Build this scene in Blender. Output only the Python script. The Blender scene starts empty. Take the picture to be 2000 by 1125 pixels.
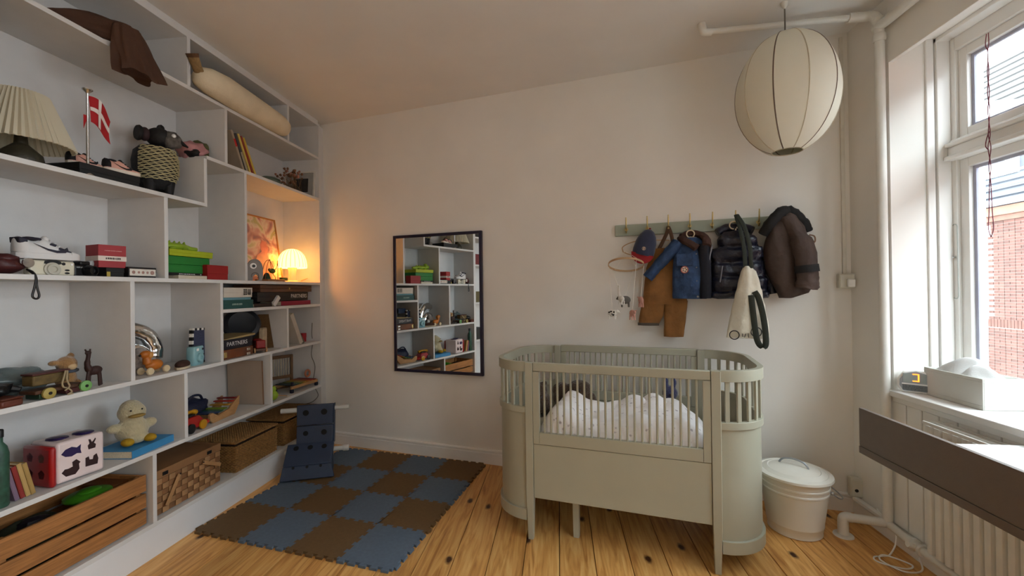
import bpy, bmesh, math, random
from mathutils import Vector, Matrix, noise
S = bpy.context.scene
COL = S.collection
PI = math.pi
random.seed(7)

# ---------------------------------------------------------------- camera, sky, light, exposure
CAM_H = 1.27
cd = bpy.data.cameras.new('camera')
cd.sensor_fit = 'HORIZONTAL'; cd.sensor_width = 36.0; cd.lens = 36.0 * 820.0 / 2000.0
cd.clip_start = 0.05; cd.clip_end = 200
cam = bpy.data.objects.new('camera', cd); COL.objects.link(cam)
_p, _r, _y = 0.0049162, 0.0128743, 0.110447            # pitch up, roll, turn to the left
_f = Vector((-math.sin(_y) * math.cos(_p), math.cos(_y) * math.cos(_p), math.sin(_p)))
_x0 = Vector((math.cos(_y), math.sin(_y), 0)); _u0 = _x0.cross(_f)
_x = _x0 * math.cos(_r) - _u0 * math.sin(_r); _u = _u0 * math.cos(_r) + _x0 * math.sin(_r)
cam.matrix_world = Matrix(((_x.x, _u.x, -_f.x, 0), (_x.y, _u.y, -_f.y, 0), (_x.z, _u.z, -_f.z, CAM_H), (0, 0, 0, 1)))
S.camera = cam

world = bpy.data.worlds.new('overcast_sky'); S.world = world; world.use_nodes = True
_nt = world.node_tree; _nt.nodes.clear()
_o = _nt.nodes.new('ShaderNodeOutputWorld'); _b = _nt.nodes.new('ShaderNodeBackground')
_b.inputs['Color'].default_value = (0.84, 0.93, 1.0, 1); _b.inputs['Strength'].default_value = 5.6
_nt.links.new(_b.outputs[0], _o.inputs[0])

S.view_settings.view_transform = 'Standard'; S.view_settings.look = 'None'
S.view_settings.gamma = 1.0; S.view_settings.use_curve_mapping = False
S.view_settings.exposure = 1.5
S.cycles.max_bounces = 12; S.cycles.diffuse_bounces = 8; S.cycles.glossy_bounces = 5
S.cycles.transmission_bounces = 8; S.cycles.transparent_max_bounces = 12
S.cycles.caustics_reflective = False; S.cycles.caustics_refractive = False
S.cycles.sample_clamp_indirect = 6.0
S.cycles.use_denoising = True

def window_portal(name, x, y0, y1, z0, z1):
    l = bpy.data.lights.new(name, 'AREA'); l.shape = 'RECTANGLE'
    l.size = z1 - z0; l.size_y = y1 - y0; l.cycles.is_portal = True
    o = bpy.data.objects.new(name, l); COL.objects.link(o)
    o.location = (x, (y0 + y1) / 2, (z0 + z1) / 2); o.rotation_euler = (0, math.radians(90), 0)
WIN = [(0.42, 2.27), (-1.40, 0.02)]                       # street wall openings: the seen window, then an unseen one added for fill
window_portal('window_skylight', 2.02, *WIN[0], 0.75, 2.47)
# added fill light in the unseen window opening, brightens the whole room
l = bpy.data.lights.new('added_fill_light', 'AREA'); l.shape = 'RECTANGLE'; l.size = 1.68; l.size_y = 1.38; l.energy = 22.0; l.color = (0.90, 0.96, 1.0)
o = bpy.data.objects.new('added_fill_light', l); COL.objects.link(o); o.location = (2.03, -0.69, 1.61); o.rotation_euler = (0, math.radians(90), 0)

# ---------------------------------------------------------------- helpers
def lin(c):
    if isinstance(c, str):
        c = [int(c[i:i + 2], 16) / 255 for i in (0, 2, 4)]
    return tuple(((v / 12.92) if v <= 0.04045 else ((v + 0.055) / 1.055) ** 2.4) for v in c)

_M = {}
def mat(name, col, rough=0.6, metal=0.0, var=0.10, vs=9.0, bump=0.0, bs=60.0, trans=0.0, emit=None, es=0.0, sheen=0.0, coat=0.0, alpha=1.0, sss=0.0, rand=0.0, ior=1.45, stretch=None, dist=0.0):
    """A painted, woven or plastic surface: base colour with a noise tint, optional noise relief."""
    if name in _M: return _M[name]
    m = bpy.data.materials.new(name); m.use_nodes = True; _M[name] = m
    nt = m.node_tree; b = nt.nodes['Principled BSDF']; L = nt.links.new
    c = lin(col)
    b.inputs['Roughness'].default_value = rough; b.inputs['Metallic'].default_value = metal
    b.inputs['IOR'].default_value = ior
    b.inputs['Transmission Weight'].default_value = trans
    b.inputs['Sheen Weight'].default_value = sheen; b.inputs['Coat Weight'].default_value = coat
    b.inputs['Alpha'].default_value = alpha
    if sss: b.inputs['Subsurface Weight'].default_value = sss; b.inputs['Subsurface Radius'].default_value = (.02, .015, .01)
    tc = nt.nodes.new('ShaderNodeTexCoord'); src = tc.outputs['Object']
    if stretch:
        mp = nt.nodes.new('ShaderNodeMapping'); mp.inputs['Scale'].default_value = stretch
        L(src, mp.inputs['Vector']); src = mp.outputs['Vector']
    n = nt.nodes.new('ShaderNodeTexNoise'); n.inputs['Scale'].default_value = vs; n.inputs['Detail'].default_value = 4; n.inputs['Distortion'].default_value = dist
    L(src, n.inputs['Vector'])
    r = nt.nodes.new('ShaderNodeValToRGB')
    r.color_ramp.elements[0].position = 0.3; r.color_ramp.elements[1].position = 0.7
    r.color_ramp.elements[0].color = tuple(v * (1 - var) for v in c) + (1,)
    r.color_ramp.elements[1].color = tuple(min(1, v * (1 + var)) for v in c) + (1,)
    L(n.outputs['Fac'], r.inputs['Fac']); out = r.outputs['Color']
    if rand:
        oi = nt.nodes.new('ShaderNodeObjectInfo'); mr = nt.nodes.new('ShaderNodeMapRange')
        mr.inputs['To Min'].default_value = 1 - rand; mr.inputs['To Max'].default_value = 1 + rand
        L(oi.outputs['Random'], mr.inputs['Value'])
        mx = nt.nodes.new('ShaderNodeMix'); mx.data_type = 'RGBA'; mx.blend_type = 'MULTIPLY'; mx.inputs['Factor'].default_value = 1
        L(out, mx.inputs['A']); L(mr.outputs['Result'], mx.inputs['B']); out = mx.outputs['Result']
    L(out, b.inputs['Base Color'])
    if emit:
        b.inputs['Emission Color'].default_value = lin(emit) + (1,); b.inputs['Emission Strength'].default_value = es
    if bump:
        n2 = nt.nodes.new('ShaderNodeTexNoise'); n2.inputs['Scale'].default_value = bs; n2.inputs['Detail'].default_value = 3
        L(tc.outputs['Object'], n2.inputs['Vector'])
        bp = nt.nodes.new('ShaderNodeBump'); bp.inputs['Strength'].default_value = bump; bp.inputs['Distance'].default_value = 0.01
        L(n2.outputs['Fac'], bp.inputs['Height']); L(bp.outputs['Normal'], b.inputs['Normal'])
    return m

def node_mat(name, fn):
    if name in _M: return _M[name]
    m = bpy.data.materials.new(name); m.use_nodes = True; _M[name] = m
    fn(m.node_tree, m.node_tree.nodes['Principled BSDF'], m.node_tree.links.new, m.node_tree.nodes.new)
    return m

class MB:
    """Collects shapes; out() links them as one mesh object."""
    def __init__(s): s.v = []; s.f = []; s.M = None
    def add(s, vs, fs):
        o = len(s.v)
        s.v += [tuple(s.M @ Vector(p)) if s.M else tuple(p) for p in vs]
        s.f += [tuple(i + o for i in f) for f in fs]
        return s
    def box(s, x0, x1, y0, y1, z0, z1):
        v = [(x, y, z) for x in (x0, x1) for y in (y0, y1) for z in (z0, z1)]
        return s.add(v, [(0, 1, 3, 2), (4, 6, 7, 5), (0, 4, 5, 1), (2, 3, 7, 6), (0, 2, 6, 4), (1, 5, 7, 3)])
    def loft(s, rings, cap=(True, True), closed=True):
        n = len(rings[0]); v = [p for r in rings for p in r]; f = []
        for i in range(len(rings) - 1):
            for j in range(n if closed else n - 1):
                k = (j + 1) % n; f.append((i * n + j, i * n + k, (i + 1) * n + k, (i + 1) * n + j))
        if closed and cap[0]: f.append(tuple(range(n))[::-1])
        if closed and cap[1]: f.append(tuple((len(rings) - 1) * n + j for j in range(n)))
        return s.add(v, f)
    def tube(s, pts, r, n=8, closed=False, squash=1.0, side=None, wob=0.0, seed=0):
        pts = [Vector(p) for p in pts]; N = len(pts)
        rr = r if isinstance(r, (list, tuple)) else [r] * N
        rings = []; prev = None
        for i in range(N):
            if closed: t = pts[(i + 1) % N] - pts[i - 1]
            else: t = pts[min(i + 1, N - 1)] - pts[max(i - 1, 0)]
            t = t.normalized()
            if side is not None: a = Vector(side)
            elif prev is None: a = Vector((0, 0, 1)) if abs(t.z) < 0.9 else Vector((1, 0, 0))
            else: a = prev
            a = (a - t * a.dot(t))
            if a.length < 1e-6: a = Vector((0, 1, 0)) - t * t.y
            a.normalize(); b = t.cross(a); prev = a
            ring = []
            for k in range(n):
                q = 2 * PI * k / n; w = 1.0
                if wob: w = 1 + wob * noise.noise(Vector((math.cos(q) * 2 + seed, math.sin(q) * 2, i * 0.5 + seed)))
                ring.append(pts[i] + a * math.cos(q) * rr[i] * w + b * math.sin(q) * rr[i] * w * squash)
            rings.append(ring)
        if closed:
            rings.append(rings[0]); return s.loft(rings, (False, False))
        return s.loft(rings)
    def cyl(s, p0, p1, r0, r1=None, n=16): return s.tube([p0, p1], [r0, r0 if r1 is None else r1], n)
    def lathe(s, prof, c=(0, 0, 0), n=24, ax='z', cap=True, flute=0.0, nf=0):
        rings = []
        for (r, h) in prof:
            ring = []
            for k in range(n):
                a = 2 * PI * k / n; q = max(r, 1e-4) * (1 + (flute * (1 if k % 2 else -1) if nf == 0 and flute else 0) + (flute * math.cos(a * nf) if nf else 0))
                p = (q * math.cos(a), q * math.sin(a), h)
                if ax == 'x': p = (p[2], p[0], p[1])
                if ax == 'y': p = (p[1], p[2], p[0])
                ring.append((p[0] + c[0], p[1] + c[1], p[2] + c[2]))
            rings.append(ring)
        return s.loft(rings, (cap, cap))
    def ball(s, c, r, nu=16, nv=10, wob=0.0, seed=0.0, R=None):
        if not isinstance(r, (tuple, list)): r = (r, r, r)
        rings = []
        for i in range(nv + 1):
            ph = PI * i / nv; ring = []
            for k in range(nu):
                a = 2 * PI * k / nu; d = Vector((math.sin(ph) * math.cos(a), math.sin(ph) * math.sin(a), -math.cos(ph)))
                w = 1 + (wob * noise.noise(d * 1.7 + Vector((seed, seed, seed))) if wob else 0)
                p = Vector((d.x * r[0], d.y * r[1], d.z * r[2])) * w
                if R is not None: p = R @ p
                if i in (0, nv): p = p * 1.0
                ring.append((c[0] + p.x + (1e-5 * math.cos(a) if i in (0, nv) else 0), c[1] + p.y + (1e-5 * math.sin(a) if i in (0, nv) else 0), c[2] + p.z))
            rings.append(ring)
        return s.loft(rings)
    def prism(s, poly, d0, d1, ax='x'):
        """poly: 2-D outline; extruded along ax from d0 to d1 (x: poly is (y,z); y: (x,z); z: (x,y))."""
        def P(p, d): return (d, p[0], p[1]) if ax == 'x' else ((p[0], d, p[1]) if ax == 'y' else (p[0], p[1], d))
        n = len(poly); v = [P(p, d0) for p in poly] + [P(p, d1) for p in poly]
        f = [tuple(range(n)), tuple(range(2 * n - 1, n - 1, -1))] + [(i, n + i, n + (i + 1) % n, (i + 1) % n) for i in range(n)]
        return s.add(v, f)
    def grid(s, fn, nu, nv, thick=0.0):
        P = [[Vector(fn(i / nu, j / nv)) for j in range(nv + 1)] for i in range(nu + 1)]
        m = nv + 1; v = [p for r in P for p in r]; f = []
        for i in range(nu):
            for j in range(nv): f.append((i * m + j, (i + 1) * m + j, (i + 1) * m + j + 1, i * m + j + 1))
        if not thick: return s.add(v, f)
        N = []
        for i in range(nu + 1):
            for j in range(nv + 1):
                a = P[min(i + 1, nu)][j] - P[max(i - 1, 0)][j]; b = P[i][min(j + 1, nv)] - P[i][max(j - 1, 0)]
                q = a.cross(b); q = q.normalized() if q.length > 1e-9 else Vector((0, 0, 1)); N.append(q)
        k = len(v); v2 = [p + q * thick for p, q in zip(v, N)]
        f2 = [tuple(i + k for i in reversed(g)) for g in f]; e = []
        B = [(i, 0) for i in range(nu + 1)] + [(nu, j) for j in range(1, nv + 1)] + [(i, nv) for i in range(nu - 1, -1, -1)] + [(0, j) for j in range(nv - 1, 0, -1)]
        for a, b in zip(B, B[1:] + B[:1]):
            p, q = a[0] * m + a[1], b[0] * m + b[1]; e.append((q, p, p + k, q + k))
        return s.add(v + v2, f + f2 + e)
    def out(s, name, material, parent=None, bevel=0.0, seg=2, ang=35, loc=None, remesh=0.0, sub=0, fix=True):
        me = bpy.data.meshes.new(name); me.from_pydata(s.v, [], s.f)
        if fix:
            bm = bmesh.new(); bm.from_mesh(me); bmesh.ops.recalc_face_normals(bm, faces=bm.faces[:]); bm.to_mesh(me); bm.free()
        me.polygons.foreach_set('use_smooth', [True] * len(me.polygons))
        me.set_sharp_from_angle(angle=math.radians(ang))
        me.materials.append(material); me.update()
        o = bpy.data.objects.new(name, me); COL.objects.link(o)
        if parent is not None: o.parent = parent
        if loc is not None: o.location = loc
        if remesh:
            r = o.modifiers.new('remesh', 'REMESH'); r.mode = 'VOXEL'; r.voxel_size = remesh; r.use_smooth_shade = True
            q = o.modifiers.new('smooth', 'SMOOTH'); q.factor = 0.5; q.iterations = 6
        if bevel:
            b = o.modifiers.new('bevel', 'BEVEL'); b.width = bevel; b.segments = seg; b.limit_method = 'ANGLE'; b.angle_limit = math.radians(40); b.harden_normals = False
        if sub:
            b = o.modifiers.new('sub', 'SUBSURF'); b.levels = sub; b.render_levels = sub
        return o

def BX(name, material, x0, x1, y0, y1, z0, z1, parent=None, bevel=0.0015):
    return MB().box(x0, x1, y0, y1, z0, z1).out(name, material, parent, bevel)
def tag(o, label, cat, group=None):
    o['label'] = label; o['category'] = cat
    if group: o['group'] = group
    return o
def thing(name, label, cat, loc=(0, 0, 0), rz=0.0, group=None, rx=0.0, ry=0.0):
    o = bpy.data.objects.new(name, None); COL.objects.link(o); o.empty_display_size = 0.05
    o.location = loc; o.rotation_euler = (rx, ry, rz); return tag(o, label, cat, group)
def struct(o): o['kind'] = 'structure'; return o
def copyo(o, parent=None, loc=None):
    c = o.copy(); COL.objects.link(c)
    if parent is not None: c.parent = parent
    if loc is not None: c.location = loc
    return c
def text(name, s, size, material, parent, M, align='CENTER', ext=0.0004):
    cu = bpy.data.curves.new(name, 'FONT'); cu.body = s; cu.size = size; cu.align_x = align; cu.align_y = 'CENTER'; cu.extrude = ext; cu.resolution_u = 3
    tmp = bpy.data.objects.new(name, cu); COL.objects.link(tmp)
    bpy.context.view_layer.update()
    me = bpy.data.meshes.new_from_object(tmp.evaluated_get(bpy.context.evaluated_depsgraph_get()))
    bpy.data.objects.remove(tmp); bpy.data.curves.remove(cu)
    me.name = name; me.materials.clear(); me.materials.append(material)
    o = bpy.data.objects.new(name, me); COL.objects.link(o); o.parent = parent; o.matrix_local = M; return o
def facing(x, y, z, n='+x', roll=0.0, tilt=0.0):
    """Matrix that lays text on a face: n is the face's outward direction."""
    B = {'+x': Matrix(((0, 0, 1), (1, 0, 0), (0, 1, 0))), '-y': Matrix(((1, 0, 0), (0, 0, -1), (0, 1, 0))), '+z': Matrix(((0, -1, 0), (1, 0, 0), (0, 0, 1)))}[n]
    return Matrix.Translation((x, y, z)) @ B.to_4x4() @ Matrix.Rotation(roll, 4, 'Z')
def arc(c, r, a0, a1, n, plane='xz'):
    o = []
    for i in range(n + 1):
        a = a0 + (a1 - a0) * i / n; p, q = r * math.cos(a), r * math.sin(a)
        o.append({'xz': (c[0] + p, c[1], c[2] + q), 'yz': (c[0], c[1] + p, c[2] + q), 'xy': (c[0] + p, c[1] + q, c[2])}[plane])
    return o
def spline(pts, n=8):
    P = [Vector(p) for p in pts]; P = [P[0] * 2 - P[1]] + P + [P[-1] * 2 - P[-2]]; o = []
    for i in range(1, len(P) - 2):
        for k in range(n):
            t = k / n; a, b, c, d = P[i - 1:i + 3]
            o.append(0.5 * ((2 * b) + (c - a) * t + (2 * a - 5 * b + 4 * c - d) * t * t + (3 * b - a - 3 * c + d) * t ** 3))
    o.append(P[-2]); return o
def lerp(a, b, t): return a + (b - a) * t

# frame of the back wall: it meets the shelf wall at 77 degrees
DL = 0.331373 - 0.110447
NB = Vector((math.sin(DL), math.cos(DL), 0)); XB = Vector((math.cos(DL), -math.sin(DL), 0)); WD = 2.86
def BW(u, d, z): return XB * u + NB * (WD - d) + Vector((0, 0, z))
# ---------------------------------------------------------------- materials of the setting
M_wall = mat('wall_paint', (0.90, 0.89, 0.868), 0.85, var=0.03, vs=3, bump=0.06, bs=18)
M_ceil = mat('ceiling_paint', (0.88, 0.875, 0.865), 0.9, var=0.03, vs=3, bump=0.05, bs=25)
M_trim = mat('white_gloss_paint', (0.90, 0.895, 0.88), 0.4, var=0.03, vs=6)
M_shelf = mat('shelf_paint', (0.815, 0.815, 0.81), 0.55, var=0.025, vs=14, bump=0.05, bs=160)
M_dark = mat('black_gap', (0.05, 0.045, 0.04), 0.9)
M_pipe = mat('pipe_enamel', (0.86, 0.855, 0.83), 0.35, var=0.04, vs=12, bump=0.03, bs=30)
M_white = mat('white_lacquer', (0.93, 0.93, 0.92), 0.35, var=0.02)
M_black = mat('black_plastic', (0.07, 0.07, 0.075), 0.45, var=0.1)
M_brass = mat('brass', (0.74, 0.66, 0.44), 0.35, 1.0, var=0.1)
M_steel = mat('polished_steel', (0.80, 0.80, 0.80), 0.2, 1.0, var=0.05)

def _pine(nt, b, L, N):
    tc = N('ShaderNodeTexCoord'); oi = N('ShaderNodeObjectInfo')
    off = N('ShaderNodeVectorMath'); off.operation = 'MULTIPLY_ADD'
    cb = N('ShaderNodeCombineXYZ'); mu = N('ShaderNodeMath'); mu.operation = 'MULTIPLY'; mu.inputs[1].default_value = 37
    L(oi.outputs['Random'], mu.inputs[0]); L(mu.outputs[0], cb.inputs[0]); L(mu.outputs[0], cb.inputs[1])
    ad = N('ShaderNodeVectorMath'); L(tc.outputs['Object'], ad.inputs[0]); L(cb.outputs[0], ad.inputs[1])
    mp = N('ShaderNodeMapping'); mp.inputs['Scale'].default_value = (14, 1.1, 14); L(ad.outputs[0], mp.inputs['Vector'])
    w = N('ShaderNodeTexNoise'); w.inputs['Scale'].default_value = 2.2; w.inputs['Detail'].default_value = 5; w.inputs['Distortion'].default_value = 1.6; L(mp.outputs[0], w.inputs['Vector'])
    r = N('ShaderNodeValToRGB'); e = r.color_ramp.elements
    e[0].position = 0.28; e[0].color = lin((0.69, 0.465, 0.23)) + (1,); e[1].position = 0.72; e[1].color = lin((0.92, 0.74, 0.46)) + (1,)
    x = e.new(0.5); x.color = lin((0.85, 0.63, 0.35)) + (1,)
    L(w.outputs['Fac'], r.inputs['Fac'])
    # knots
    mp2 = N('ShaderNodeMapping'); mp2.inputs['Scale'].default_value = (3.4, 1.9, 1); L(ad.outputs[0], mp2.inputs['Vector'])
    v = N('ShaderNodeTexVoronoi'); v.inputs['Scale'].default_value = 1.0; v.inputs['Randomness'].default_value = 1.0; v.voronoi_dimensions = '2D'; L(mp2.outputs[0], v.inputs['Vector'])
    nz = N('ShaderNodeTexNoise'); nz.inputs['Scale'].default_value = 30; L(tc.outputs['Object'], nz.inputs['Vector'])
    am = N('ShaderNodeMath'); am.operation = 'MULTIPLY_ADD'; am.inputs[1].default_value = 0.05; L(nz.outputs['Fac'], am.inputs[0]); L(v.outputs['Distance'], am.inputs[2])
    k = N('ShaderNodeValToRGB'); k.color_ramp.elements[0].position = 0.055; k.color_ramp.elements[0].color = (1, 1, 1, 1); k.color_ramp.elements[1].position = 0.095; k.color_ramp.elements[1].color = (0, 0, 0, 1)
    L(am.outputs[0], k.inputs['Fac'])
    mr = N('ShaderNodeMapRange'); mr.inputs['To Min'].default_value = 0.82; mr.inputs['To Max'].default_value = 1.08; L(oi.outputs['Random'], mr.inputs['Value'])
    mx = N('ShaderNodeMix'); mx.data_type = 'RGBA'; mx.blend_type = 'MULTIPLY'; mx.inputs['Factor'].default_value = 1; L(r.outputs['Color'], mx.inputs['A']); L(mr.outputs['Result'], mx.inputs['B'])
    m2 = N('ShaderNodeMix'); m2.data_type = 'RGBA'; m2.inputs['B'].default_value = lin((0.24, 0.12, 0.05)) + (1,); L(k.outputs['Color'], m2.inputs['Factor']); L(mx.outputs['Result'], m2.inputs['A'])
    L(m2.outputs['Result'], b.inputs['Base Color']); b.inputs['Roughness'].default_value = 0.42
    bp = N('ShaderNodeBump'); bp.inputs['Strength'].default_value = 0.12; bp.inputs['Distance'].default_value = 0.004; L(w.outputs['Fac'], bp.inputs['Height']); L(bp.outputs[0], b.inputs['Normal'])
M_pine = node_mat('pine_plank', _pine)

def _glass(nt, b, L, N):
    o = nt.nodes['Material Output']; nt.nodes.remove(b)
    t = N('ShaderNodeBsdfTransparent'); t.inputs[0].default_value = (0.97, 0.98, 0.98, 1); g = N('ShaderNodeBsdfGlossy'); g.inputs['Roughness'].default_value = 0.02
    f = N('ShaderNodeLayerWeight'); f.inputs['Blend'].default_value = 0.5; mx = N('ShaderNodeMixShader')
    pw = N('ShaderNodeMath'); pw.operation = 'POWER'; pw.inputs[1].default_value = 5; L(f.outputs['Facing'], pw.inputs[0])
    mr = N('ShaderNodeMapRange'); mr.inputs['To Min'].default_value = 0.04; mr.inputs['To Max'].default_value = 0.8; L(pw.outputs[0], mr.inputs['Value'])
    L(mr.outputs[0], mx.inputs[0]); L(t.outputs[0], mx.inputs[1]); L(g.outputs[0], mx.inputs[2]); L(mx.outputs[0], o.inputs['Surface'])
def translucent(name, col, f=.4):
    def fn(nt, b, L, N):
        o = nt.nodes['Material Output']; nt.nodes.remove(b); c = lin(col) + (1,)
        tc = N('ShaderNodeTexCoord'); n = N('ShaderNodeTexNoise'); n.inputs['Scale'].default_value = 25; L(tc.outputs['Object'], n.inputs['Vector'])
        r = N('ShaderNodeValToRGB'); r.color_ramp.elements[0].color = tuple(v * .97 for v in c[:3]) + (1,); r.color_ramp.elements[1].color = c; L(n.outputs['Fac'], r.inputs['Fac'])
        d = N('ShaderNodeBsdfDiffuse'); t_ = N('ShaderNodeBsdfTranslucent'); mx = N('ShaderNodeMixShader'); mx.inputs[0].default_value = f
        L(r.outputs[0], d.inputs[0]); L(r.outputs[0], t_.inputs[0]); L(d.outputs[0], mx.inputs[1]); L(t_.outputs[0], mx.inputs[2]); L(mx.outputs[0], o.inputs['Surface'])
    return node_mat(name, fn)
M_glass = node_mat('clear_pane', _glass)

# ---------------------------------------------------------------- room shell
XL, XR, YF = -2.30, 1.64, -2.2
def yback(x, d=0.0): return (WD - d - NB.x * x) / NB.y
slab = struct(MB().prism([(XL - .1, YF - .1), (XR + .02, YF - .1), (XR + .02, yback(XR + .02) + .02), (XL - .1, yback(XL - .1) + .02)], -0.30, -0.02, 'z').out('floor', M_dark))
# floorboards, cut to the slanting back wall
x = -0.0130 - 0.1655 * 14; k = 0
while x < XR:
    a, b = max(x, XL), min(x + 0.1655, XR)
    g = 0.0014
    p = MB().prism([(a + g, YF), (b - g, YF), (b - g, yback(b)), (a + g, yback(a))], -0.02, 0.0, 'z').out('plank', M_pine, slab, 0.0012, 1)
    x += 0.1655
ceil = struct(MB().prism([(XL - .1, YF - .1), (XR + .4, YF - .1), (XR + .4, yback(XR + .4) + .1), (XL - .1, yback(XL - .1) + .1)], 2.70, 2.9, 'z').out('ceiling', M_ceil))
q = [BW(-3.2, 0, 0), BW(1.5, 0, 0), BW(1.5, -.2, 0), BW(-3.2, -.2, 0)]
struct(MB().prism([(p.x, p.y) for p in q], -0.02, 2.72, 'z').out('wall_back', M_wall))
struct(MB().box(XL - .12, XL, YF - .1, 3.6, -.02, 2.72).out('wall_left', M_wall))
struct(MB().box(XL - .12, XR + .4, YF - .12, YF, -.02, 2.72).out('wall_front', M_wall))
m = MB(); ys = [YF] + [v for ab in sorted(WIN) for v in ab] + [yback(XR) + .02]
XO = 2.06
for i in range(0, len(ys) - 1, 2): m.box(XR, XO, ys[i], ys[i + 1], -.02, 2.72)
for a, b in WIN:
    m.box(XR, XO, a, b, -.02, 0.73); m.box(XR, XO, a, b, 2.47, 2.72)
wr = struct(m.out('wall_right', M_wall))
for k, (a, b) in enumerate(WIN): struct(MB().box(XR - .002, XR + .022, a - .002, b + .002, 2.373, 2.70).out('trim_%d' % (k + 3), M_wall, None, .002))
struct(MB().box(1.66, 2.06, yback(1.66) - .02, 3.4, -.02, 2.72).out('wall_corner', M_wall))

# skirting boards: profile swept along each wall
def skirting(name, p0, p1, inward, h=0.105):
    p0, p1, n = Vector(p0), Vector(p1), Vector(inward)
    prof = [(0, 0), (.016, 0), (.016, h * .72), (.012, h * .76), (.012, h * .82), (.018, h * .86), (.018, h * .93), (.008, h), (0, h)]
    rings = [[p + n * d + Vector((0, 0, z)) for d, z in prof] for p in (p0, p1)]
    return struct(MB().loft(rings).out(name, M_trim))
skirting('baseboard_back', BW(-2.6, 0, 0), BW(1.075, 0, 0), -NB, 0.105)
skirting('baseboard_right', (XR, -2.2, 0), (XR, 2.56, 0), (-1, 0, 0), 0.09)
skirting('baseboard_front', (XL, YF, 0), (XR, YF, 0), (0, 1, 0), 0.105)

# ---------------------------------------------------------------- windows
def window(idx, y0, y1, detail):
    w = bpy.data.objects.new('window_%d' % idx, None); COL.objects.link(w); w['kind'] = 'structure'
    z0, z1 = 0.755, 2.47; ym = (y0 + y1) / 2
    m = MB(); xa, xb_ = 1.90, 1.97
    for a, b in ((y0, y0 + .04), (y1 - .04, y1), (ym - .035, ym + .035)): m.box(xa, xb_, a, b, z0, z1)
    for c, d in ((y0 + .04, ym - .035), (ym + .035, y1 - .04)):
        for a, b in ((z0, z0 + .045), (z1 - .080, z1)): m.box(xa, xb_, c, d, a, b)
    m.out('frame', M_trim, w, 0.003)
    m = MB().box(1.86, 1.985, y0 + .02, y1 - .02, 1.865, 1.885).box(1.88, 1.985, y0 + .02, y1 - .02, 1.885, 1.93).box(1.865, 1.985, y0 + .02, y1 - .02, 1.93, 1.948).box(1.89, 1.985, y0 + .02, y1 - .02, 1.948, 1.965)
    m.out('transom', M_trim, w, 0.004)
    for (a, b) in ((y0 + .04, ym - .035), (ym + .035, y1 - .04)):
        for (c, d) in ((z0 + .045, 1.865), (1.965, z1 - .080)):
            s = 0.042
            sa = MB()
            sa.box(1.915, 1.955, a, a + s, c, d).box(1.915, 1.955, b - s, b, c, d).box(1.915, 1.955, a + s, b - s, c, c + s).box(1.915, 1.955, a + s, b - s, d - s, d)
            so = sa.out('sash', M_trim, w, 0.003)
            g = 0.014
            gl = MB().box(1.935, 1.947, a + s, a + s + g, c + s, d - s).box(1.935, 1.947, b - s - g, b - s, c + s, d - s).box(1.935, 1.947, a + s + g, b - s - g, c + s, c + s + g).box(1.935, 1.947, a + s + g, b - s - g, d - s - g, d - s)
            gl.out('glazing_bead', mat('grey_bead', (0.66, 0.67, 0.74), 0.4), so)
            MB().box(1.939, 1.942, a + s + g, b - s - g, c + s + g, d - s - g).out('pane', M_glass, so)
    # stepped lining boards of the reveal
    for yy, sg in ((y1, -1), (y0, 1)):
        for (a, b, t) in ((1.80, 1.835, .010), (1.84, 1.90, .018)):
            MB().box(a, b, *sorted((yy, yy + sg * t)), z0, z1).out('reveal_moulding', M_trim, w, 0.003)
    MB().box(1.84, 1.90, y0, y1, z1 - .02, z1).out('reveal_moulding', M_trim, w, 0.003)
    BX('sill', M_trim, 1.605, 1.95, y0 - .02, y1 + .02, 0.728, 0.757, w, 0.004)
    if detail:
        pts = arc((1.8985, y1 - .027, 1.545), .014, 0, PI, 8, 'yz') + arc((1.8985, y1 - .027, 1.215), .014, PI, 2 * PI, 8, 'yz')
        MB().tube(pts, 0.0022, 6, True).out('latch_plate', mat('grey_seam', (0.72, 0.74, 0.72), 0.4), w)
        MB().cyl((1.90, y1 - .027, 1.40), (1.888, y1 - .027, 1.40), .004).out('latch_pin', M_steel, w)
    return w
window(1, *WIN[0], True); window(2, *WIN[1], False)

# boarded panelling under the sill
for k, (a, b) in enumerate(WIN):
    m = bpy.data.objects.new('trim_%d' % (k + 1), None); COL.objects.link(m); m['kind'] = 'structure'
    n = int((b - a) / 0.086); proto = None
    for i in range(n):
        y = b - (i + 1) * 0.086
        if proto is None: proto = MB().box(-.012, 0, .0035, .0825, .10, .700).out('panel_board', M_trim, m, 0.003); proto.location = (XR, y, 0)
        else: copyo(proto, m, (XR, y, 0))
    BX('panel_rail', M_trim, XR - .018, XR, a, b, 0.700, 0.728, m, .003)
# ---------------------------------------------------------------- built-in bookcase
XF, XK = -1.96, -2.28                        # front edge and back panel
T = 0.02
YS, YE = 1.255, 3.285                        # first and last upright
SH = thing('bookcase', 'tall built-in bookcase painted pale grey, staggered compartments full of toys', 'bookcase')
ZT, Z1, Z2L, Z2R, Z3, Z4, Z5, Z6, Z7 = 2.66, 2.38, 1.77, 2.04, 1.342, 1.167, 0.863, 0.503, 0.155
def sboard(y0, y1, z, x1=XF): return MB().box(XK, x1, y0, y1, z - T / 2, z + T / 2).out('shelf', M_shelf, SH, 0.0012)
def spost(y, z0, z1, t=T): return MB().box(XK, XF + .0005, y - t / 2, y + t / 2, z0 + T / 2, z1 - T / 2).out('upright', M_shelf, SH, 0.0012)
h = T / 2
BX('back_panel', M_shelf, XK - .008, XK, YS - h, YE + h, .0, ZT + h, SH)
for y in (YS, YE): spost(y, -h, ZT + T)
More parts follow.
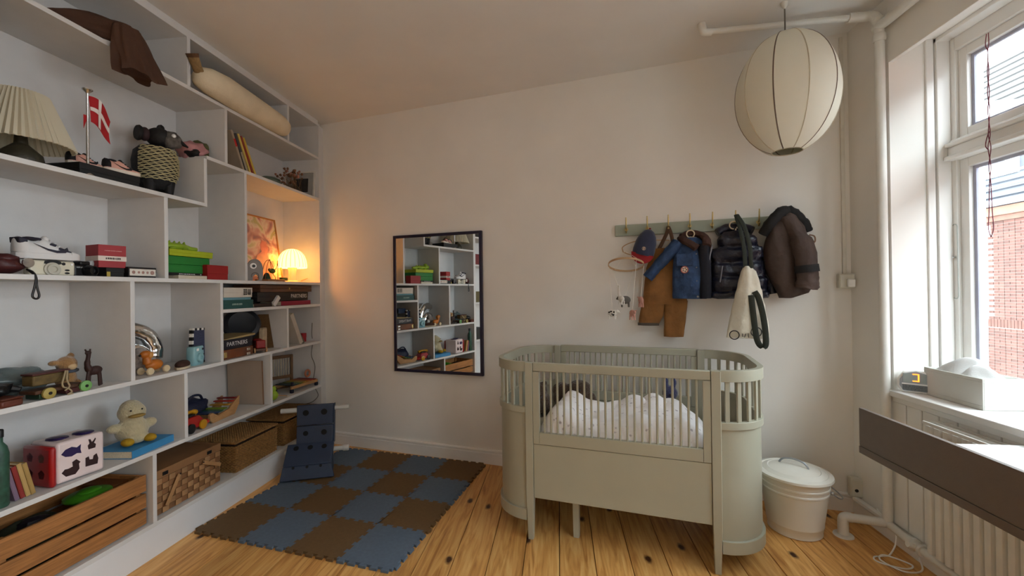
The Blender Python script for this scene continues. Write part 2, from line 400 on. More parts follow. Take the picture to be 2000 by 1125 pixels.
for z, a, b in ((ZT, YS, YE), (Z1, YS, YE), (Z2L, YS, 2.150), (Z2R, 2.150, YE), (Z3, YS, YE), (Z4, 2.255, YE), (Z5, YS, YE), (Z6, YS, YE)):
    sboard(a + h, b - h if b == YE else b + (h if b == 2.150 else -h), z)
for y, z0, z1 in ((2.048, Z1, ZT), (2.884, Z1, ZT), (2.299, Z2R, Z1), (1.909, Z3, Z2L), (2.453, Z3, Z2R), (1.738, Z5, Z3), (2.255, Z5, Z3),
                  (2.857, Z5, Z4), (2.014, Z6, Z5), (2.676, Z6, Z5), (1.838, Z7, Z6)):
    spost(y, z0, z1)
MB().box(XK, XF + .0003, 2.150 - h, 2.150 + h, Z2L + h, Z2R - h).out('upright', M_shelf, SH, .0012)
MB().box(XK, XF, YS + h, YE - h, Z7 - h, Z7 + h).out('bottom_shelf', M_shelf, SH, .0012)
MB().box(XF - .02, XF, YS + h, YE - h, 0, Z7 - h).out('kick_board', mat('kick_paint', (0.86, 0.87, 0.88), 0.5, var=.02), SH, .0012)
# scribing strip that closes the wedge between bookcase and slanting wall
MB().prism([(XK, YE + h), (XF - .02, YE + h), (XF - .02, yback(XF - .02)), (XK, yback(XK))], 0, ZT + h, 'z').out('filler_strip', M_shelf, SH)
MB().box(XK, XF - .01, YS, YE, ZT + h, 2.699).out('top_filler', M_shelf, SH)

# the neighbouring bookcase, seen in the mirror
NB2 = thing('bookcase', 'second pale grey bookcase beyond the first, seen only as a strip in the mirror', 'bookcase')
MB().box(XK - .008, XK, 0.35, 1.24, 0, 2.6).out('back_panel', M_shelf, NB2)
for y in (0.36, 1.233): MB().box(XK, XF, y - .01, y + .01, 0, 2.6).out('upright', M_shelf, NB2, .001)
for z in (0.10, 0.629, 1.108, 1.593, 1.949, 2.59): MB().box(XK, XF, 0.371, 1.222, z - .01, z + .01).out('shelf', M_shelf, NB2, .001)

# ---------------------------------------------------------------- cot
def make_cot():
    Mc = mat('cot_paint', (0.64, 0.635, 0.565), 0.38, var=0.03, vs=5, bump=0.02, bs=90)
    c = XB * (-0.19) + NB * 2.044
    t = thing('baby_cot', 'sage grey slatted baby cot with rounded ends and tall square legs', 'cot', (c.x, c.y, 0), -DL)
    HX, D, R, EX = 0.432, 0.70, 0.195, 0.645
    for sx in (-1, 1):
        for yy in (0.0, D):
            s_ = 0.019
            MB().loft([[(sx * HX + a * w, yy + .02 * (1 if yy == 0 else -1) + b * w, z) for a, b in ((-1, -1), (1, -1), (1, 1), (-1, 1))] for w, z in ((.013, 0), (.019, .22), (.0195, .90))]).out('leg', Mc, t, .002)
    # gate (front) and rear side
    for yy, zb, zt in ((0.016, 0.490, 0.90), (D - .016, 0.560, 0.905)):
        a, b = -HX + .021, HX - .021
        MB().box(a, a + .032, yy - .012, yy + .012, zb, zt - .045).out('gate_stile', Mc, t, .0015)
        MB().box(b - .032, b, yy - .012, yy + .012, zb, zt - .045).out('gate_stile', Mc, t, .0015)
        MB().box(a, b, yy - .013, yy + .013, zt - .043, zt).out('gate_top_rail', Mc, t, .004)
        MB().box(a + .033, b - .033, yy - .012, yy + .012, zb, zb + .058).out('gate_bottom_rail', Mc, t, .0015)
        pr = None
        for i in range(22):
            x = a + .032 + (b - a - .064) * (i + .75) / 22.5
            if pr is None: pr = MB().cyl((0, 0, zb + .056), (0, 0, zt - .042), .0056, n=10).out('spindle', Mc, t); pr.location = (x, yy, 0)
            else: copyo(pr, t, (x, yy, 0))
    MB().box(-HX + .021, HX - .021, .008, .024, .215, .487).out('front_panel', Mc, t, .0012)
    MB().box(-HX + .021, HX - .021, D - .024, D - .008, .215, .557).out('rear_panel', Mc, t, .0012)
    # rounded ends
    for sx in (-1, 1):
        def path(off):
            r = R + off; cx = EX - R
            p = [(HX + .02, -off * 1.0 + .018)]
            p += [(cx + r * math.cos(q), R + .018 + r * math.sin(q)) for q in [(-PI / 2) + PI / 2 * i / 12 for i in range(13)]]
            p += [(cx + r * math.cos(q), D - .018 - R + r * math.sin(q)) for q in [PI / 2 * i / 12 for i in range(13)]]
            p += [(HX + .02, D - .018 + off)]
            return [(sx * x_, y_) for x_, y_ in p]
        def band(name, z0, z1, o0, o1, bev=.003):
            A, B = path(o0), path(o1)
            MB().loft([[(a[0], a[1], z0), (b[0], b[1], z0), (b[0], b[1], z1), (a[0], a[1], z1)] for a, b in zip(A, B)]).out(name, Mc, t, bev)
        band('end_top_rail', .852, .902, -.014, .012, .005)
        band('end_panel', .125, .640, -.008, .0, .001)
        band('end_middle_band', .640, .672, -.016, .010, .003)
        band('end_bottom_band', .095, .150, -.010, .012, .006)
        P = [Vector((a, b, 0)) for a, b in path(-.002)]
        Ls = [0]
        for i in range(1, len(P)): Ls.append(Ls[-1] + (P[i] - P[i - 1]).length)
        n = 17; pr = None
        for i in range(n):
            d = Ls[-1] * (i + .6) / (n + .2); j = max(k for k in range(len(Ls) - 1) if Ls[k] <= d)
            p = P[j].lerp(P[j + 1], (d - Ls[j]) / (Ls[j + 1] - Ls[j])); dr = (P[j + 1] - P[j]).normalized()
            if pr is None: pr = MB().box(-.009, .009, -.005, .005, .670, .854).out('spindle', Mc, t, .0012); o = pr
            else: o = copyo(pr, t)
            o.location = p; o.rotation_euler = (0, 0, math.atan2(dr.y, dr.x))
    # bed base and the middle support leg
    MB().prism([(-EX + .03, R), (-EX + .09, .06), (-HX, .03), (HX, .03), (EX - .09, .06), (EX - .03, R), (EX - .03, D - R), (EX - .09, D - .06), (HX, D - .03), (-HX, D - .03), (-EX + .09, D - .06), (-EX + .03, D - R)], .43, .45, 'z').out('bed_base', Mc, t)
    MB().loft([[(-.215 + a * w, .105 + b * w, z) for a, b in ((-1, -1), (1, -1), (1, 1), (-1, 1))] for w, z in ((.015, 0), (.019, .43))]).out('support_leg', Mc, t, .002)
    return t
COT = make_cot()
def cotw(x, y, z): return COT.location + XB * x + NB * y + Vector((0, 0, z))
def cot_thing(name, label, cat, x, y, z, rz=0.0, group=None): return thing(name, label, cat, cotw(x, y, z), -DL + rz, group)
# mattress, duvet
mm = MB().prism([(-.58, .19), (-.5, .07), (-.4, .05), (.4, .05), (.5, .07), (.58, .19), (.58, .51), (.5, .63), (.4, .65), (-.4, .65), (-.5, .63), (-.58, .51)], 0, .040, 'z').out('cot_mattress', mat('mattress_cloth', (.86, .84, .78), .9), None, .02, 3)
mm.location = cotw(0, 0, .451); mm.rotation_euler = (0, 0, -DL); tag(mm, 'cream mattress lying inside the sage cot', 'mattress')
def _duvet(nt, b, L, N):
    tc = N('ShaderNodeTexCoord'); mp = N('ShaderNodeMapping'); mp.inputs['Scale'].default_value = (1, 1.4, 1); L(tc.outputs['Object'], mp.inputs['Vector'])
    v = N('ShaderNodeTexVoronoi'); v.inputs['Scale'].default_value = 26; L(mp.outputs[0], v.inputs['Vector'])
    n = N('ShaderNodeTexNoise'); n.inputs['Scale'].default_value = 45; L(tc.outputs['Object'], n.inputs['Vector'])
    a = N('ShaderNodeMath'); a.operation = 'MULTIPLY_ADD'; a.inputs[1].default_value = .55; L(n.outputs['Fac'], a.inputs[0]); L(v.outputs['Distance'], a.inputs[2])
    r = N('ShaderNodeValToRGB'); r.color_ramp.elements[0].position = .36; r.color_ramp.elements[0].color = lin((.70, .67, .69)) + (1,); r.color_ramp.elements[1].position = .50; r.color_ramp.elements[1].color = lin((.94, .93, .93)) + (1,)
    L(a.outputs[0], r.inputs['Fac']); L(r.outputs['Color'], b.inputs['Base Color']); b.inputs['Roughness'].default_value = .85; b.inputs['Sheen Weight'].default_value = .2
M_duvet = node_mat('sprigged_cotton', _duvet)
def dv(i, j):
    x = lerp(-.40, .405, i); y = lerp(.036, .50, j)
    e = min(1, min(i, 1 - i) * 8 + .02) ** .5 * min(1, j * 9) ** .45 * min(1, (1 - j) * 6 + .02) ** .5
    z = -.045 + e * (.095 + .050 * noise.noise(Vector((x * 2.7 + 3, y * 2.9, 1.2))) + .040 * abs(noise.noise(Vector((x * 9, y * 7, 5)))) + (.070 * math.exp(-((x + .29) / .08) ** 2)) + .025 * math.exp(-((x - .2) / .2) ** 2))
    return (x + .012 * noise.noise(Vector((x * 11, y * 11, 2))), y + .010 * (1 - min(1, j * 5)) * noise.noise(Vector((x * 14, 0, 3))) * 0, z)
o = MB().grid(dv, 64, 40, .02).out('duvet', M_duvet, None, ang=80); o.location = cotw(0, 0, .538); o.rotation_euler = (0, 0, -DL)
tag(o, 'white duvet with small grey sprigs, crumpled inside the cot', 'duvet')
# ---------------------------------------------------------------- things on the back wall
def wall_thing(name, label, cat, u, z=0.0, group=None):
    p = BW(u, 0, z); return thing(name, label, cat, (p.x, p.y, z), -DL, group)     # local x along the wall, -y into the room
def ring_pts(cx, cy, cz, ax, ay, n, e=2.6):
    o = []
    for k in range(n):
        a = 2 * PI * k / n; c, s = math.cos(a), math.sin(a)
        o.append((cx + ax * math.copysign(abs(c) ** (2 / e), c), cy + ay * math.copysign(abs(s) ** (2 / e), s), cz))
    return o
def drape(m, rows, n=36, wr=0.008, seed=0.0, fx=16, fz=4, sub=5, e=2.6):
    """Loft of flattened rings (z, x left, x right, y front, y back) with hanging folds."""
    R = []
    for i in range(len(rows) - 1):
        for k in range(sub):
            t = k / sub; t = t * t * (3 - 2 * t) * .5 + t * .5; R.append([lerp(a, b, t) for a, b in zip(rows[i], rows[i + 1])])
    R.append(rows[-1]); rings = []
    for (z, xl, xr, yf, yb) in R:
        r = ring_pts((xl + xr) / 2, (yf + yb) / 2, z, (xr - xl) / 2, (yb - yf) / 2, n, e); q = []
        for (x, y, zz) in r:
            w = noise.noise(Vector((x * fx + seed, y * 6, zz * fz + seed))) * wr + noise.noise(Vector((x * 35 + seed, y * 20, zz * 22))) * wr * .35
            q.append((x + w * .5, y - w, zz + w * .3))
        rings.append(q)
    return m.loft(rings)

# mirror
t = wall_thing('wall_mirror', 'rectangular mirror in a thin dark indigo frame on the back wall', 'mirror', -1.587, 0.642)
M_ind = mat('indigo_lacquer', (0.13, 0.11, 0.20), 0.35)
w, hgt = .760, 1.068; fw = .022
for nm, a in (('frame_side', (-w / 2, -w / 2 + fw, 0, hgt)), ('frame_side', (w / 2 - fw, w / 2, 0, hgt)), ('frame_rail', (-w / 2 + fw, w / 2 - fw, 0, fw)), ('frame_rail', (-w / 2 + fw, w / 2 - fw, hgt - fw, hgt))):
    MB().box(a[0], a[1], -.026, -.002, a[2], a[3]).out(nm, M_ind, t, .0015)
def _mir(nt, b, L, N):
    b.inputs['Base Color'].default_value = (.86, .88, .87, 1); b.inputs['Metallic'].default_value = 1; b.inputs['Roughness'].default_value = 0.0
MB().box(-w / 2 + fw, w / 2 - fw, -.020, -.004, fw, hgt - fw).out('mirror_glass', node_mat('silvered_glass', _mir), t)

# coat rail
t = wall_thing('coat_rail', 'sage green wooden coat rail with eight brass hooks above the cot', 'coat rail', 0.26, 1.651)
BX('rail_board', mat('rail_paint', (0.60, 0.635, 0.575), .5, var=.05), -.513, .513, -.022, 0, -.036, .036, t, .003)
HK = [-.18, -.05, .076, .201, .328, .453, .577, .705]
ph = None
for u in HK:
    if ph is None:
        m = MB().cyl((0, -.022, .004), (0, -.026, .004), .011, n=14)
        m.tube(spline([(0, -.024, .006), (0, -.040, .008), (0, -.052, .030), (0, -.058, .062), (0, -.060, .078)], 5), [.0042] * 16 + [.0035] * 5, 8)
        m.tube(spline([(0, -.024, -.004), (0, -.036, -.016), (0, -.046, -.018), (0, -.053, -.008)], 5), .004, 8).ball((0, -.053, -.006), .006, 8, 6)
        ph = m.out('hook', M_brass, t); ph.location = (u - .26, 0, 0)
    else: copyo(ph, t, (u - .26, 0, 0))

# mobile
t = wall_thing('baby_mobile', 'wooden hoop mobile with five small felt farm animals hanging from the coat rail', 'mobile', -.18, 1.42)
M_birch = mat('birch_hoop', (.72, .60, .46), .5); M_string = mat('white_string', (.88, .86, .82), .8)
RT = Matrix.Rotation(math.radians(-19), 4, 'X')
C0 = Vector((0, -.125, 0))
m = MB(); m.M = Matrix.Translation(C0) @ RT
rg = []
for k in range(41):
    a = 2 * PI * k / 40; c, s = math.cos(a), math.sin(a)
    rg.append([(.110 * c, .110 * s, -.006), (.110 * c, .110 * s, .006), (.106 * c, .106 * s, .006), (.106 * c, .106 * s, -.006)])
m.loft(rg, (False, False)).out('hoop', M_birch, t)
m = MB().tube(spline([(-.02, -.075, .085), (-.02, -.07, .12), (.05, -.065, .150), (.15, -.06, .155), (.26, -.055, .150)], 8), .0035, 8)
m.tube(spline([(-.02, -.075, .085), (.03, -.075, .066), (.12, -.075, .062)], 8), .0035, 8).out('wooden_arm', M_birch, t)
def hp(a): return Matrix.Translation(C0) @ RT @ Vector((.108 * math.cos(a), .108 * math.sin(a), 0))
for a in (2.3, -.6, .9, -2.4): MB().tube([hp(a), (-.005, -.08, .09)], .0012, 5).out('string', M_string, t)
def animal(name, c, yaw, bl, bh, body, head, legs=True, neck=0.0, spots=None):
    Rz = Matrix.Translation(c) @ Matrix.Rotation(yaw, 4, 'Z'); m = MB(); m.M = Rz
    m.ball((0, 0, 0), (bl, bl * .55, bh), 14, 8).ball((bl * .55, 0, bh * .1), (bl * .55, bl * .5, bh * .9), 12, 8)
    if legs:
        for sx in (-1, 1):
            for sy in (-1, 1): m.cyl((sx * bl * .6, sy * bl * .28, -bh * .5), (sx * bl * .62, sy * bl * .3, -bh * 1.75), bl * .16, bl * .14, 8)
    o = m.out(name, body, t, remesh=0.0)
    m = MB(); m.M = Rz
    if neck: m.tube(spline([(bl * .7, 0, bh * .3), (bl * 1.15, 0, bh * .9 + neck * .4), (bl * .95, 0, neck + bh)], 5), [bl * .3] * 5 + [bl * .2] * 6, 8).ball((bl * 1.05, 0, neck + bh * 1.1), (bl * .32, bl * .2, bl * .22), 10, 6)
    else: m.ball((bl * 1.15, 0, bh * .45), (bl * .42, bl * .34, bl * .38), 12, 8).ball((bl * 1.5, 0, bh * .3), (bl * .18, bl * .16, bl * .16), 8, 6)
    m.ball((bl * 1.02, bl * .42, bh * .85), (bl * .1, bl * .24, bl * .12), 8, 5).ball((bl * 1.02, -bl * .42, bh * .85), (bl * .1, bl * .24, bl * .12), 8, 5) if not neck else None
    m.out('head', head, o)
    if spots:
        m = MB(); m.M = Rz
        for (a, b_) in ((-.5, .4), (.1, -.2), (.5, .5), (-.1, .7), (.35, -.6)): m.ball((a * bl, -bl * .42 * (1 - a * a * .3), b_ * bh * .7), (bl * .26, bl * .14, bh * .26), 8, 6)
        m.out('spots', spots, o)
    return o
F_white = mat('white_felt', (.88, .87, .84), .95, bump=.3, bs=300); F_grey = mat('grey_felt', (.42, .40, .37), .95, bump=.5, bs=200); F_pink = mat('pink_felt', (.78, .58, .52), .95, bump=.3, bs=300); F_blk = mat('black_felt', (.08, .075, .07), .95)
for nm, p, yaw, bl, bh, bo, he, ne, sp, pa in (
    ('goose', (-.028, -.15, -.215), PI - .9, .026, .020, F_white, F_white, .060, None, 2.6), ('sheep', (-.008, -.11, -.222), PI + .2, .034, .026, F_grey, F_grey, 0, None, 1.2),
    ('cow', (-.087, -.135, -.305), -.25, .030, .022, F_white, F_white, 0, F_blk, 3.0), ('pig', (.036, -.15, -.305), -1.1, .028, .023, F_pink, F_pink, 0, None, -.9), ('piglet', (.088, -.13, -.225), 1.9, .026, .024, F_pink, F_pink, 0, None, .1)):
    o = animal(nm, Vector(p), yaw, bl, bh, bo, he, True, ne, sp)
    MB().tube([hp(pa), (p[0], p[1], p[2] + bh * .9)], .0018, 5).out('string', M_string, o)

# cap
t = wall_thing('baseball_cap', 'navy child cap with red brim hanging from the second hook', 'cap', -.05, 1.56)
F_navy = mat('navy_twill', (.16, .19, .29), .85, sheen=.3, bump=.2, bs=260); F_red = mat('red_twill', (.52, .08, .10), .85, bump=.2, bs=260)
RC = Matrix.Translation((-.008, -.078, .0)) @ Matrix.Rotation(math.radians(16), 4, 'Y')
m = MB(); m.M = RC
m.loft([ring_pts(0, 0, z, a, b, 28, 2.2) for z, a, b in ((-.085, .066, .055), (-.05, .068, .057), (0, .064, .054), (.04, .052, .044), (.07, .032, .03), (.085, .006, .006))]).out('crown', F_navy, t)
m = MB(); m.M = RC; m.ball((0, 0, .087), .007, 8, 6).out('button', F_red, t)
m = MB(); m.M = RC
m.grid(lambda i, j: (lerp(-.062, .062, i) * (1 + .12 * j), -.045 - j * .02 * math.sin(PI * i), -.078 - j * .062 * (math.sin(PI * i) ** .5 if 0 < i < 1 else 0) ), 18, 6, .004).out('brim', F_red, t)
m = MB(); m.M = RC; m.tube(arc((0, -.061, -.045), .010, 0, 2 * PI, 14, 'xz'), .0016, 5).box(-.004, .004, -.064, -.061, -.052, -.038).out('emblem', mat('cream_thread', (.80, .70, .62), .8), t)

# overalls
t = wall_thing('dungarees', 'small caramel brown dungarees hanging behind the denim jacket', 'dungarees', .03, 0)
F_car = mat('caramel_canvas', (.50, .34, .17), .9, var=.18, vs=14, bump=.9, bs=24)
m = MB()
for s_ in (-1, 1): m.tube(spline([(.046, -.045, 1.655), (.046 + s_ * .016, -.062, 1.60), (.03 + s_ * .05, -.06, 1.50)], 6), .011, 8, squash=.4, side=(1, 0, 0))
m.out('strap', mat('brown_strap', (.30, .20, .13), .8), t)
drape(MB(), [(1.52, -.045, .11, -.075, -.03), (1.40, -.09, .13, -.085, -.025), (1.26, -.105, .145, -.095, -.02), (1.17, -.115, .150, -.095, -.02)], seed=2).out('bib', F_car, t, ang=70)
drape(MB(), [(1.19, -.115, .022, -.088, -.022), (1.10, -.135, .008, -.088, -.026), (1.045, -.142, -.018, -.085, -.03)], seed=5, wr=.011).out('trouser_leg', F_car, t, ang=70)
drape(MB(), [(1.19, .010, .150, -.092, -.02), (1.08, .012, .140, -.092, -.024), (.967, .008, .122, -.088, -.03)], seed=9, wr=.011).out('trouser_leg', F_car, t, ang=70)
drape(MB(), [(1.052, -.146, -.016, -.088, -.028), (1.035, -.146, -.018, -.086, -.03)], seed=5, wr=.006).out('turn_up', mat('grey_lining', (.30, .27, .24), .9), t, ang=70)

# denim jacket
t = wall_thing('denim_jacket', 'child blue denim jacket with brown corduroy collar and round badge', 'jacket', .2, 0)
F_den = mat('blue_denim', (.165, .25, .38), .85, var=.35, vs=22, bump=.9, bs=26); F_cord = mat('brown_corduroy', (.25, .155, .12), .9, bump=.4, bs=90); F_dkn = mat('dark_denim', (.055, .065, .11), .85, var=.2, vs=20, bump=.2, bs=200)
drape(MB(), [(1.575, -.06, .075, -.10, -.05), (1.55, -.095, .088, -.125, -.035), (1.45, -.105, .092, -.145, -.03), (1.33, -.108, .092, -.150, -.028), (1.225, -.112, .092, -.148, -.028), (1.205, -.110, .090, -.146, -.03)], seed=3, wr=.022).out('body', F_den, t, ang=70)
drape(MB(), [(1.53, .035, .105, -.150, -.04), (1.40, .035, .108, -.165, -.03), (1.24, .035, .108, -.163, -.03), (1.205, .038, .106, -.158, -.03)], seed=13, wr=.008).out('dark_front_side', F_dkn, t, ang=70)  # right side of the front, coloured darker than the body
m = MB().tube(spline([(-.070, -.085, 1.545), (-.125, -.092, 1.48), (-.185, -.098, 1.415), (-.240, -.102, 1.350)], 6), [.058] * 7 + [.052] * 6 + [.046] * 6, 20, squash=.68, side=(0, 1, 0), wob=.14, seed=4)
m.out('sleeve', F_den, t, ang=70)
MB().tube([(-.230, -.1015, 1.362), (-.252, -.103, 1.335)], [.049, .047], 20, squash=.70, side=(0, 1, 0)).out('cuff', F_den, t)
MB().tube(spline([(-.052, -.085, 1.575), (-.035, -.120, 1.555), (.0, -.140, 1.53), (.03, -.150, 1.505)], 5), [.020] * 16, 10, squash=1.4, wob=.15).out('collar', F_cord, t)
MB().tube(spline([(-.052, -.075, 1.585), (.0, -.06, 1.605), (.06, -.075, 1.59), (.085, -.115, 1.555), (.085, -.145, 1.515)], 5), [.020] * 21, 10, squash=1.4, wob=.15, seed=3).out('collar', F_cord, t)
BX('pocket', F_den, -.085, .005, -.158, -.148, 1.40, 1.475, t, .003)
m = MB().cyl((-.040, -.150, 1.378), (-.040, -.160, 1.378), .022, n=24); m.out('badge', mat('badge_cream', (.86, .80, .72), .6), t)
m = MB().tube(arc((-.040, -.161, 1.378), .0195, 0, 2 * PI, 22, 'xz'), .0022, 6, True); m.out('badge_rim', mat('badge_red', (.62, .22, .18), .6), t)
m = MB()
for q in range(5): m.cyl((-.040 + .010 * math.cos(q * 1.256), -.160, 1.378 + .010 * math.sin(q * 1.256)), (-.040 + .010 * math.cos(q * 1.256), -.1615, 1.378 + .010 * math.sin(q * 1.256)), .0042, n=10)
m.out('badge_motif', mat('badge_brown', (.35, .2, .16), .6), t)
m = MB(); [m.cyl((.026, -.150, z), (.026, -.161, z), .0035, n=10) for z in (1.47, 1.39, 1.31)]
m.cyl((.03, -.158, 1.217), (.03, -.168, 1.217), .006, n=10).out('buttons', mat('dull_steel', (.50, .48, .46), .5, .8), t)['kind'] = 'stuff'
MB().tube(arc((.0, -.09, 1.598), .022, -.9, 2 * PI - 1.6, 18, 'xz'), .0038, 8).tube(spline([(.012, -.09, 1.580), (.0, -.09, 1.568), (-.06, -.085, 1.555)], 5), .0035, 8).out('hanger', mat('pale_beech', (.84, .78, .66), .5), t)

# puffer vest
t = wall_thing('puffer_gilet', 'shiny navy quilted child puffer gilet on a pale hanger', 'gilet', .453, 0)
F_puf = mat('navy_nylon', (.06, .07, .14), .36, var=.15, vs=10, bump=1.0, bs=30, coat=.1)
rows = [(1.60, -.070, .055, -.12, -.04)]
zz = [1.575, 1.505, 1.42, 1.335, 1.25, 1.20]
for a, b in zip(zz, zz[1:]):
    f = {1.575: (-.105, .105), 1.505: (-.148, .135), 1.42: (-.152, .148), 1.335: (-.155, .152), 1.25: (-.155, .155)}[a]
    rows += [(a - .004, f[0] + .008, f[1] - .008, -.134, -.032), (lerp(a, b, .3), f[0], f[1], -.153, -.025), (lerp(a, b, .7), f[0], f[1], -.153, -.025), (b + .004, f[0] + .006, f[1] - .006, -.137, -.03)]
drape(MB(), rows, n=44, sub=3, seed=7, wr=.020, fx=22, fz=14).out('quilted_body', F_puf, t, ang=75)
MB().tube(spline([(-.10, -.06, 1.60), (-.05, -.05, 1.625), (.03, -.05, 1.625), (.085, -.07, 1.60)], 5), [.026] * 16, 12, squash=1.2, wob=.15).out('collar', F_puf, t, ang=75)
MB().tube(spline([(.07, -.05, 1.54), (.13, -.055, 1.42), (.17, -.06, 1.30), (.185, -.06, 1.23)], 5), [.03] * 16, 12, squash=.8, wob=.2).out('armhole_binding', F_puf, t, ang=75)
MB().tube([(-.090, -.163, 1.395), (-.104, -.163, 1.300)], .0042, 8).out('pocket_zip', mat('grey_zip', (.40, .41, .44), .4, .4), t)
MB().tube(spline([(-.140, -.145, 1.52), (-.160, -.150, 1.42), (-.166, -.150, 1.30)], 5), .005, 8).out('front_zip', mat('grey_zip', (.40, .41, .44)), t)
MB().tube(arc((-.015, -.085, 1.637), .023, -.9, 2 * PI - 1.6, 18, 'xz'), .0038, 8).tube([(-.005, -.085, 1.617), (-.01, -.08, 1.58)], .0038, 8).out('hanger', mat('pale_beech', (.84, .78, .66), .5), t)

# tote bag
t = wall_thing('tote_bag', 'white canvas tote bag with dark green straps hanging over the gilet', 'bag', .47, 0)
F_can = mat('white_canvas', (.84, .825, .76), .9, bump=.9, bs=20); F_str = mat('dark_green_webbing', (.17, .19, .16), .85, bump=.2, bs=220)
drape(MB(), [(1.385, -.005, .042, -.195, -.168), (1.355, -.018, .055, -.212, -.168), (1.25, -.042, .085, -.225, -.165), (1.12, -.068, .105, -.232, -.165), (1.02, -.092, .124, -.232, -.165), (.985, -.095, .120, -.225, -.17)], n=44, wr=.024, seed=21, fx=20, fz=2).out('bag_body', F_can, t, ang=75)
MB().tube(spline([(-.018, -.066, 1.700), (-.012, -.160, 1.60), (.0, -.188, 1.50), (.006, -.198, 1.375)], 6), [.011] * 19, 8, squash=.25, side=(1, 0, 0)).out('strap', F_str, t)
MB().tube(spline([(-.012, -.066, 1.702), (.010, -.150, 1.62), (.030, -.190, 1.50), (.034, -.2, 1.375)], 6), [.011] * 19, 8, squash=.25, side=(1, 0, 0)).out('strap', F_str, t)
MB().tube(spline([(.022, -.246, 1.225), (.030, -.252, 1.12), (.044, -.254, .99), (.066, -.252, .945), (.088, -.252, .96), (.082, -.250, 1.08), (.060, -.247, 1.20), (.040, -.240, 1.245)], 6), [.015] * 43, 8, squash=.22, side=(1, -.2, 0)).out('front_strap', F_str, t)
for x, z, r in ((-.062, 1.003, .024), (.046, 1.022, .026)):
    MB().tube(arc((x, -.238, z), r, 0, 2 * PI, 24, 'xz'), .0028, 6, True).out('printed_circle', M_black, t)
MB().tube([(-.022, -.240, 1.012), (-.022, -.240, .996), (-.012, -.241, .992), (-.006, -.241, 1.012)], .002, 5).tube([(.006, -.241, 1.014), (.008, -.241, .990)], .002, 5).out('printed_mark', M_black, t)

# brown jacket
t = wall_thing('rain_jacket', 'dark brown hooded jacket on the last hook of the rail', 'jacket', .70, 0)
F_brn = mat('brown_softshell', (.27, .215, .19), .75, var=.15, vs=12, bump=.9, bs=18); F_bdk = mat('charcoal_trim', (.085, .08, .08), .8, bump=.2, bs=100)
drape(MB(), [(1.700, -.035, .005, -.10, -.055), (1.665, -.06, .05, -.135, -.04), (1.60, -.085, .095, -.155, -.03), (1.50, -.105, .118, -.165, -.025), (1.38, -.108, .125, -.170, -.025), (1.29, -.085, .125, -.165, -.025), (1.235, -.05, .105, -.160, -.03), (1.205, -.035, .02, -.145, -.05)], n=44, wr=.018, seed=31, fx=14, fz=5).out('body', F_brn, t, ang=75)
MB().tube(spline([(.0, -.12, 1.655), (.045, -.165, 1.54), (.070, -.185, 1.42), (.075, -.185, 1.30), (.070, -.18, 1.26)], 6), [.040] * 7 + [.052] * 12 + [.056] * 6, 20, squash=.75, side=(1, 0, 0), wob=.16, seed=8).out('sleeve', F_brn, t, ang=75)
MB().tube([(.070, -.187, 1.385), (.074, -.187, 1.345)], [.057, .058], 20, squash=.78, side=(1, .0, .0)).out('cuff_strap', F_bdk, t)
MB().tube(spline([(-.115, -.10, 1.575), (-.085, -.13, 1.63), (-.035, -.13, 1.685), (.0, -.09, 1.70), (.04, -.07, 1.69), (.09, -.07, 1.635), (.112, -.06, 1.58)], 6), [.030] * 37, 12, squash=1.0, wob=.25, seed=2).out('hood', F_bdk, t, ang=75)
MB().tube(spline([(.118, -.08, 1.56), (.142, -.08, 1.55), (.144, -.08, 1.52), (.122, -.08, 1.51)], 5), .004, 6).out('hanging_loop', mat('tan_cord', (.55, .42, .34), .8), t)
# ---------------------------------------------------------------- street-wall corner: pipes, sockets, radiator, sill, bin
t = thing('heating_pipe', 'white enamelled riser pipe in the corner beside the window', 'pipe', (1.60, 2.27, 0))
MB().cyl((0, 0, .10), (0, 0, 2.60), .021, n=20).out('riser', M_pipe, t)
MB().tube(spline([(0, 0, 2.56), (0, .03, 2.625), (-.03, .06, 2.645), (-.10, .065, 2.648)], 5), .024, 14).out('elbow', M_pipe, t)
MB().cyl((-.08, .065, 2.648), (-.78, .10, 2.652), .016, n=16).out('ceiling_run', M_pipe, t)
MB().tube(spline([(-.76, .10, 2.648), (-.80, .10, 2.655), (-.81, .10, 2.70)], 5), .020, 12).out('pipe_end', M_pipe, t)
MB().tube([(0, .02, 2.56), (0, -.05, 2.555), (0, -1.2, 2.555)], .024, 14).out('street_wall_run', M_pipe, t)
MB().lathe([(.023, -.02), (.027, -.012), (.027, .012), (.023, .02)], (0, 0, 2.50), 20).out('collar', M_pipe, t)
MB().tube([(0, 0, .095), (-.155, .04, .095)], .021, 14).out('branch', M_pipe, t)
MB().tube(spline([(-.14, .037, .095), (-.165, .044, .093), (-.175, .046, .075), (-.175, .046, .0)], 5), .024, 14).out('branch_elbow', M_pipe, t)
MB().lathe([(.045, 0), (.043, .006), (.026, .009)], (-.175, .046, 0), 24).out('floor_rose', M_pipe, t)
MB().tube([(0, 0, .095), (-.005, -.14, .085), (-.005, -.9, .080)], .0185, 14).out('radiator_feed', M_pipe, t)
m = MB().lathe([(.026, -.03), (.028, -.02), (.022, -.01), (.022, .012), (.03, .02), (.03, .035)], (-.005, -.185, .085), 16, 'y'); m.cyl((-.005, -.185, .085), (-.05, -.185, .10), .012, n=12)
m.out('valve', M_pipe, t)
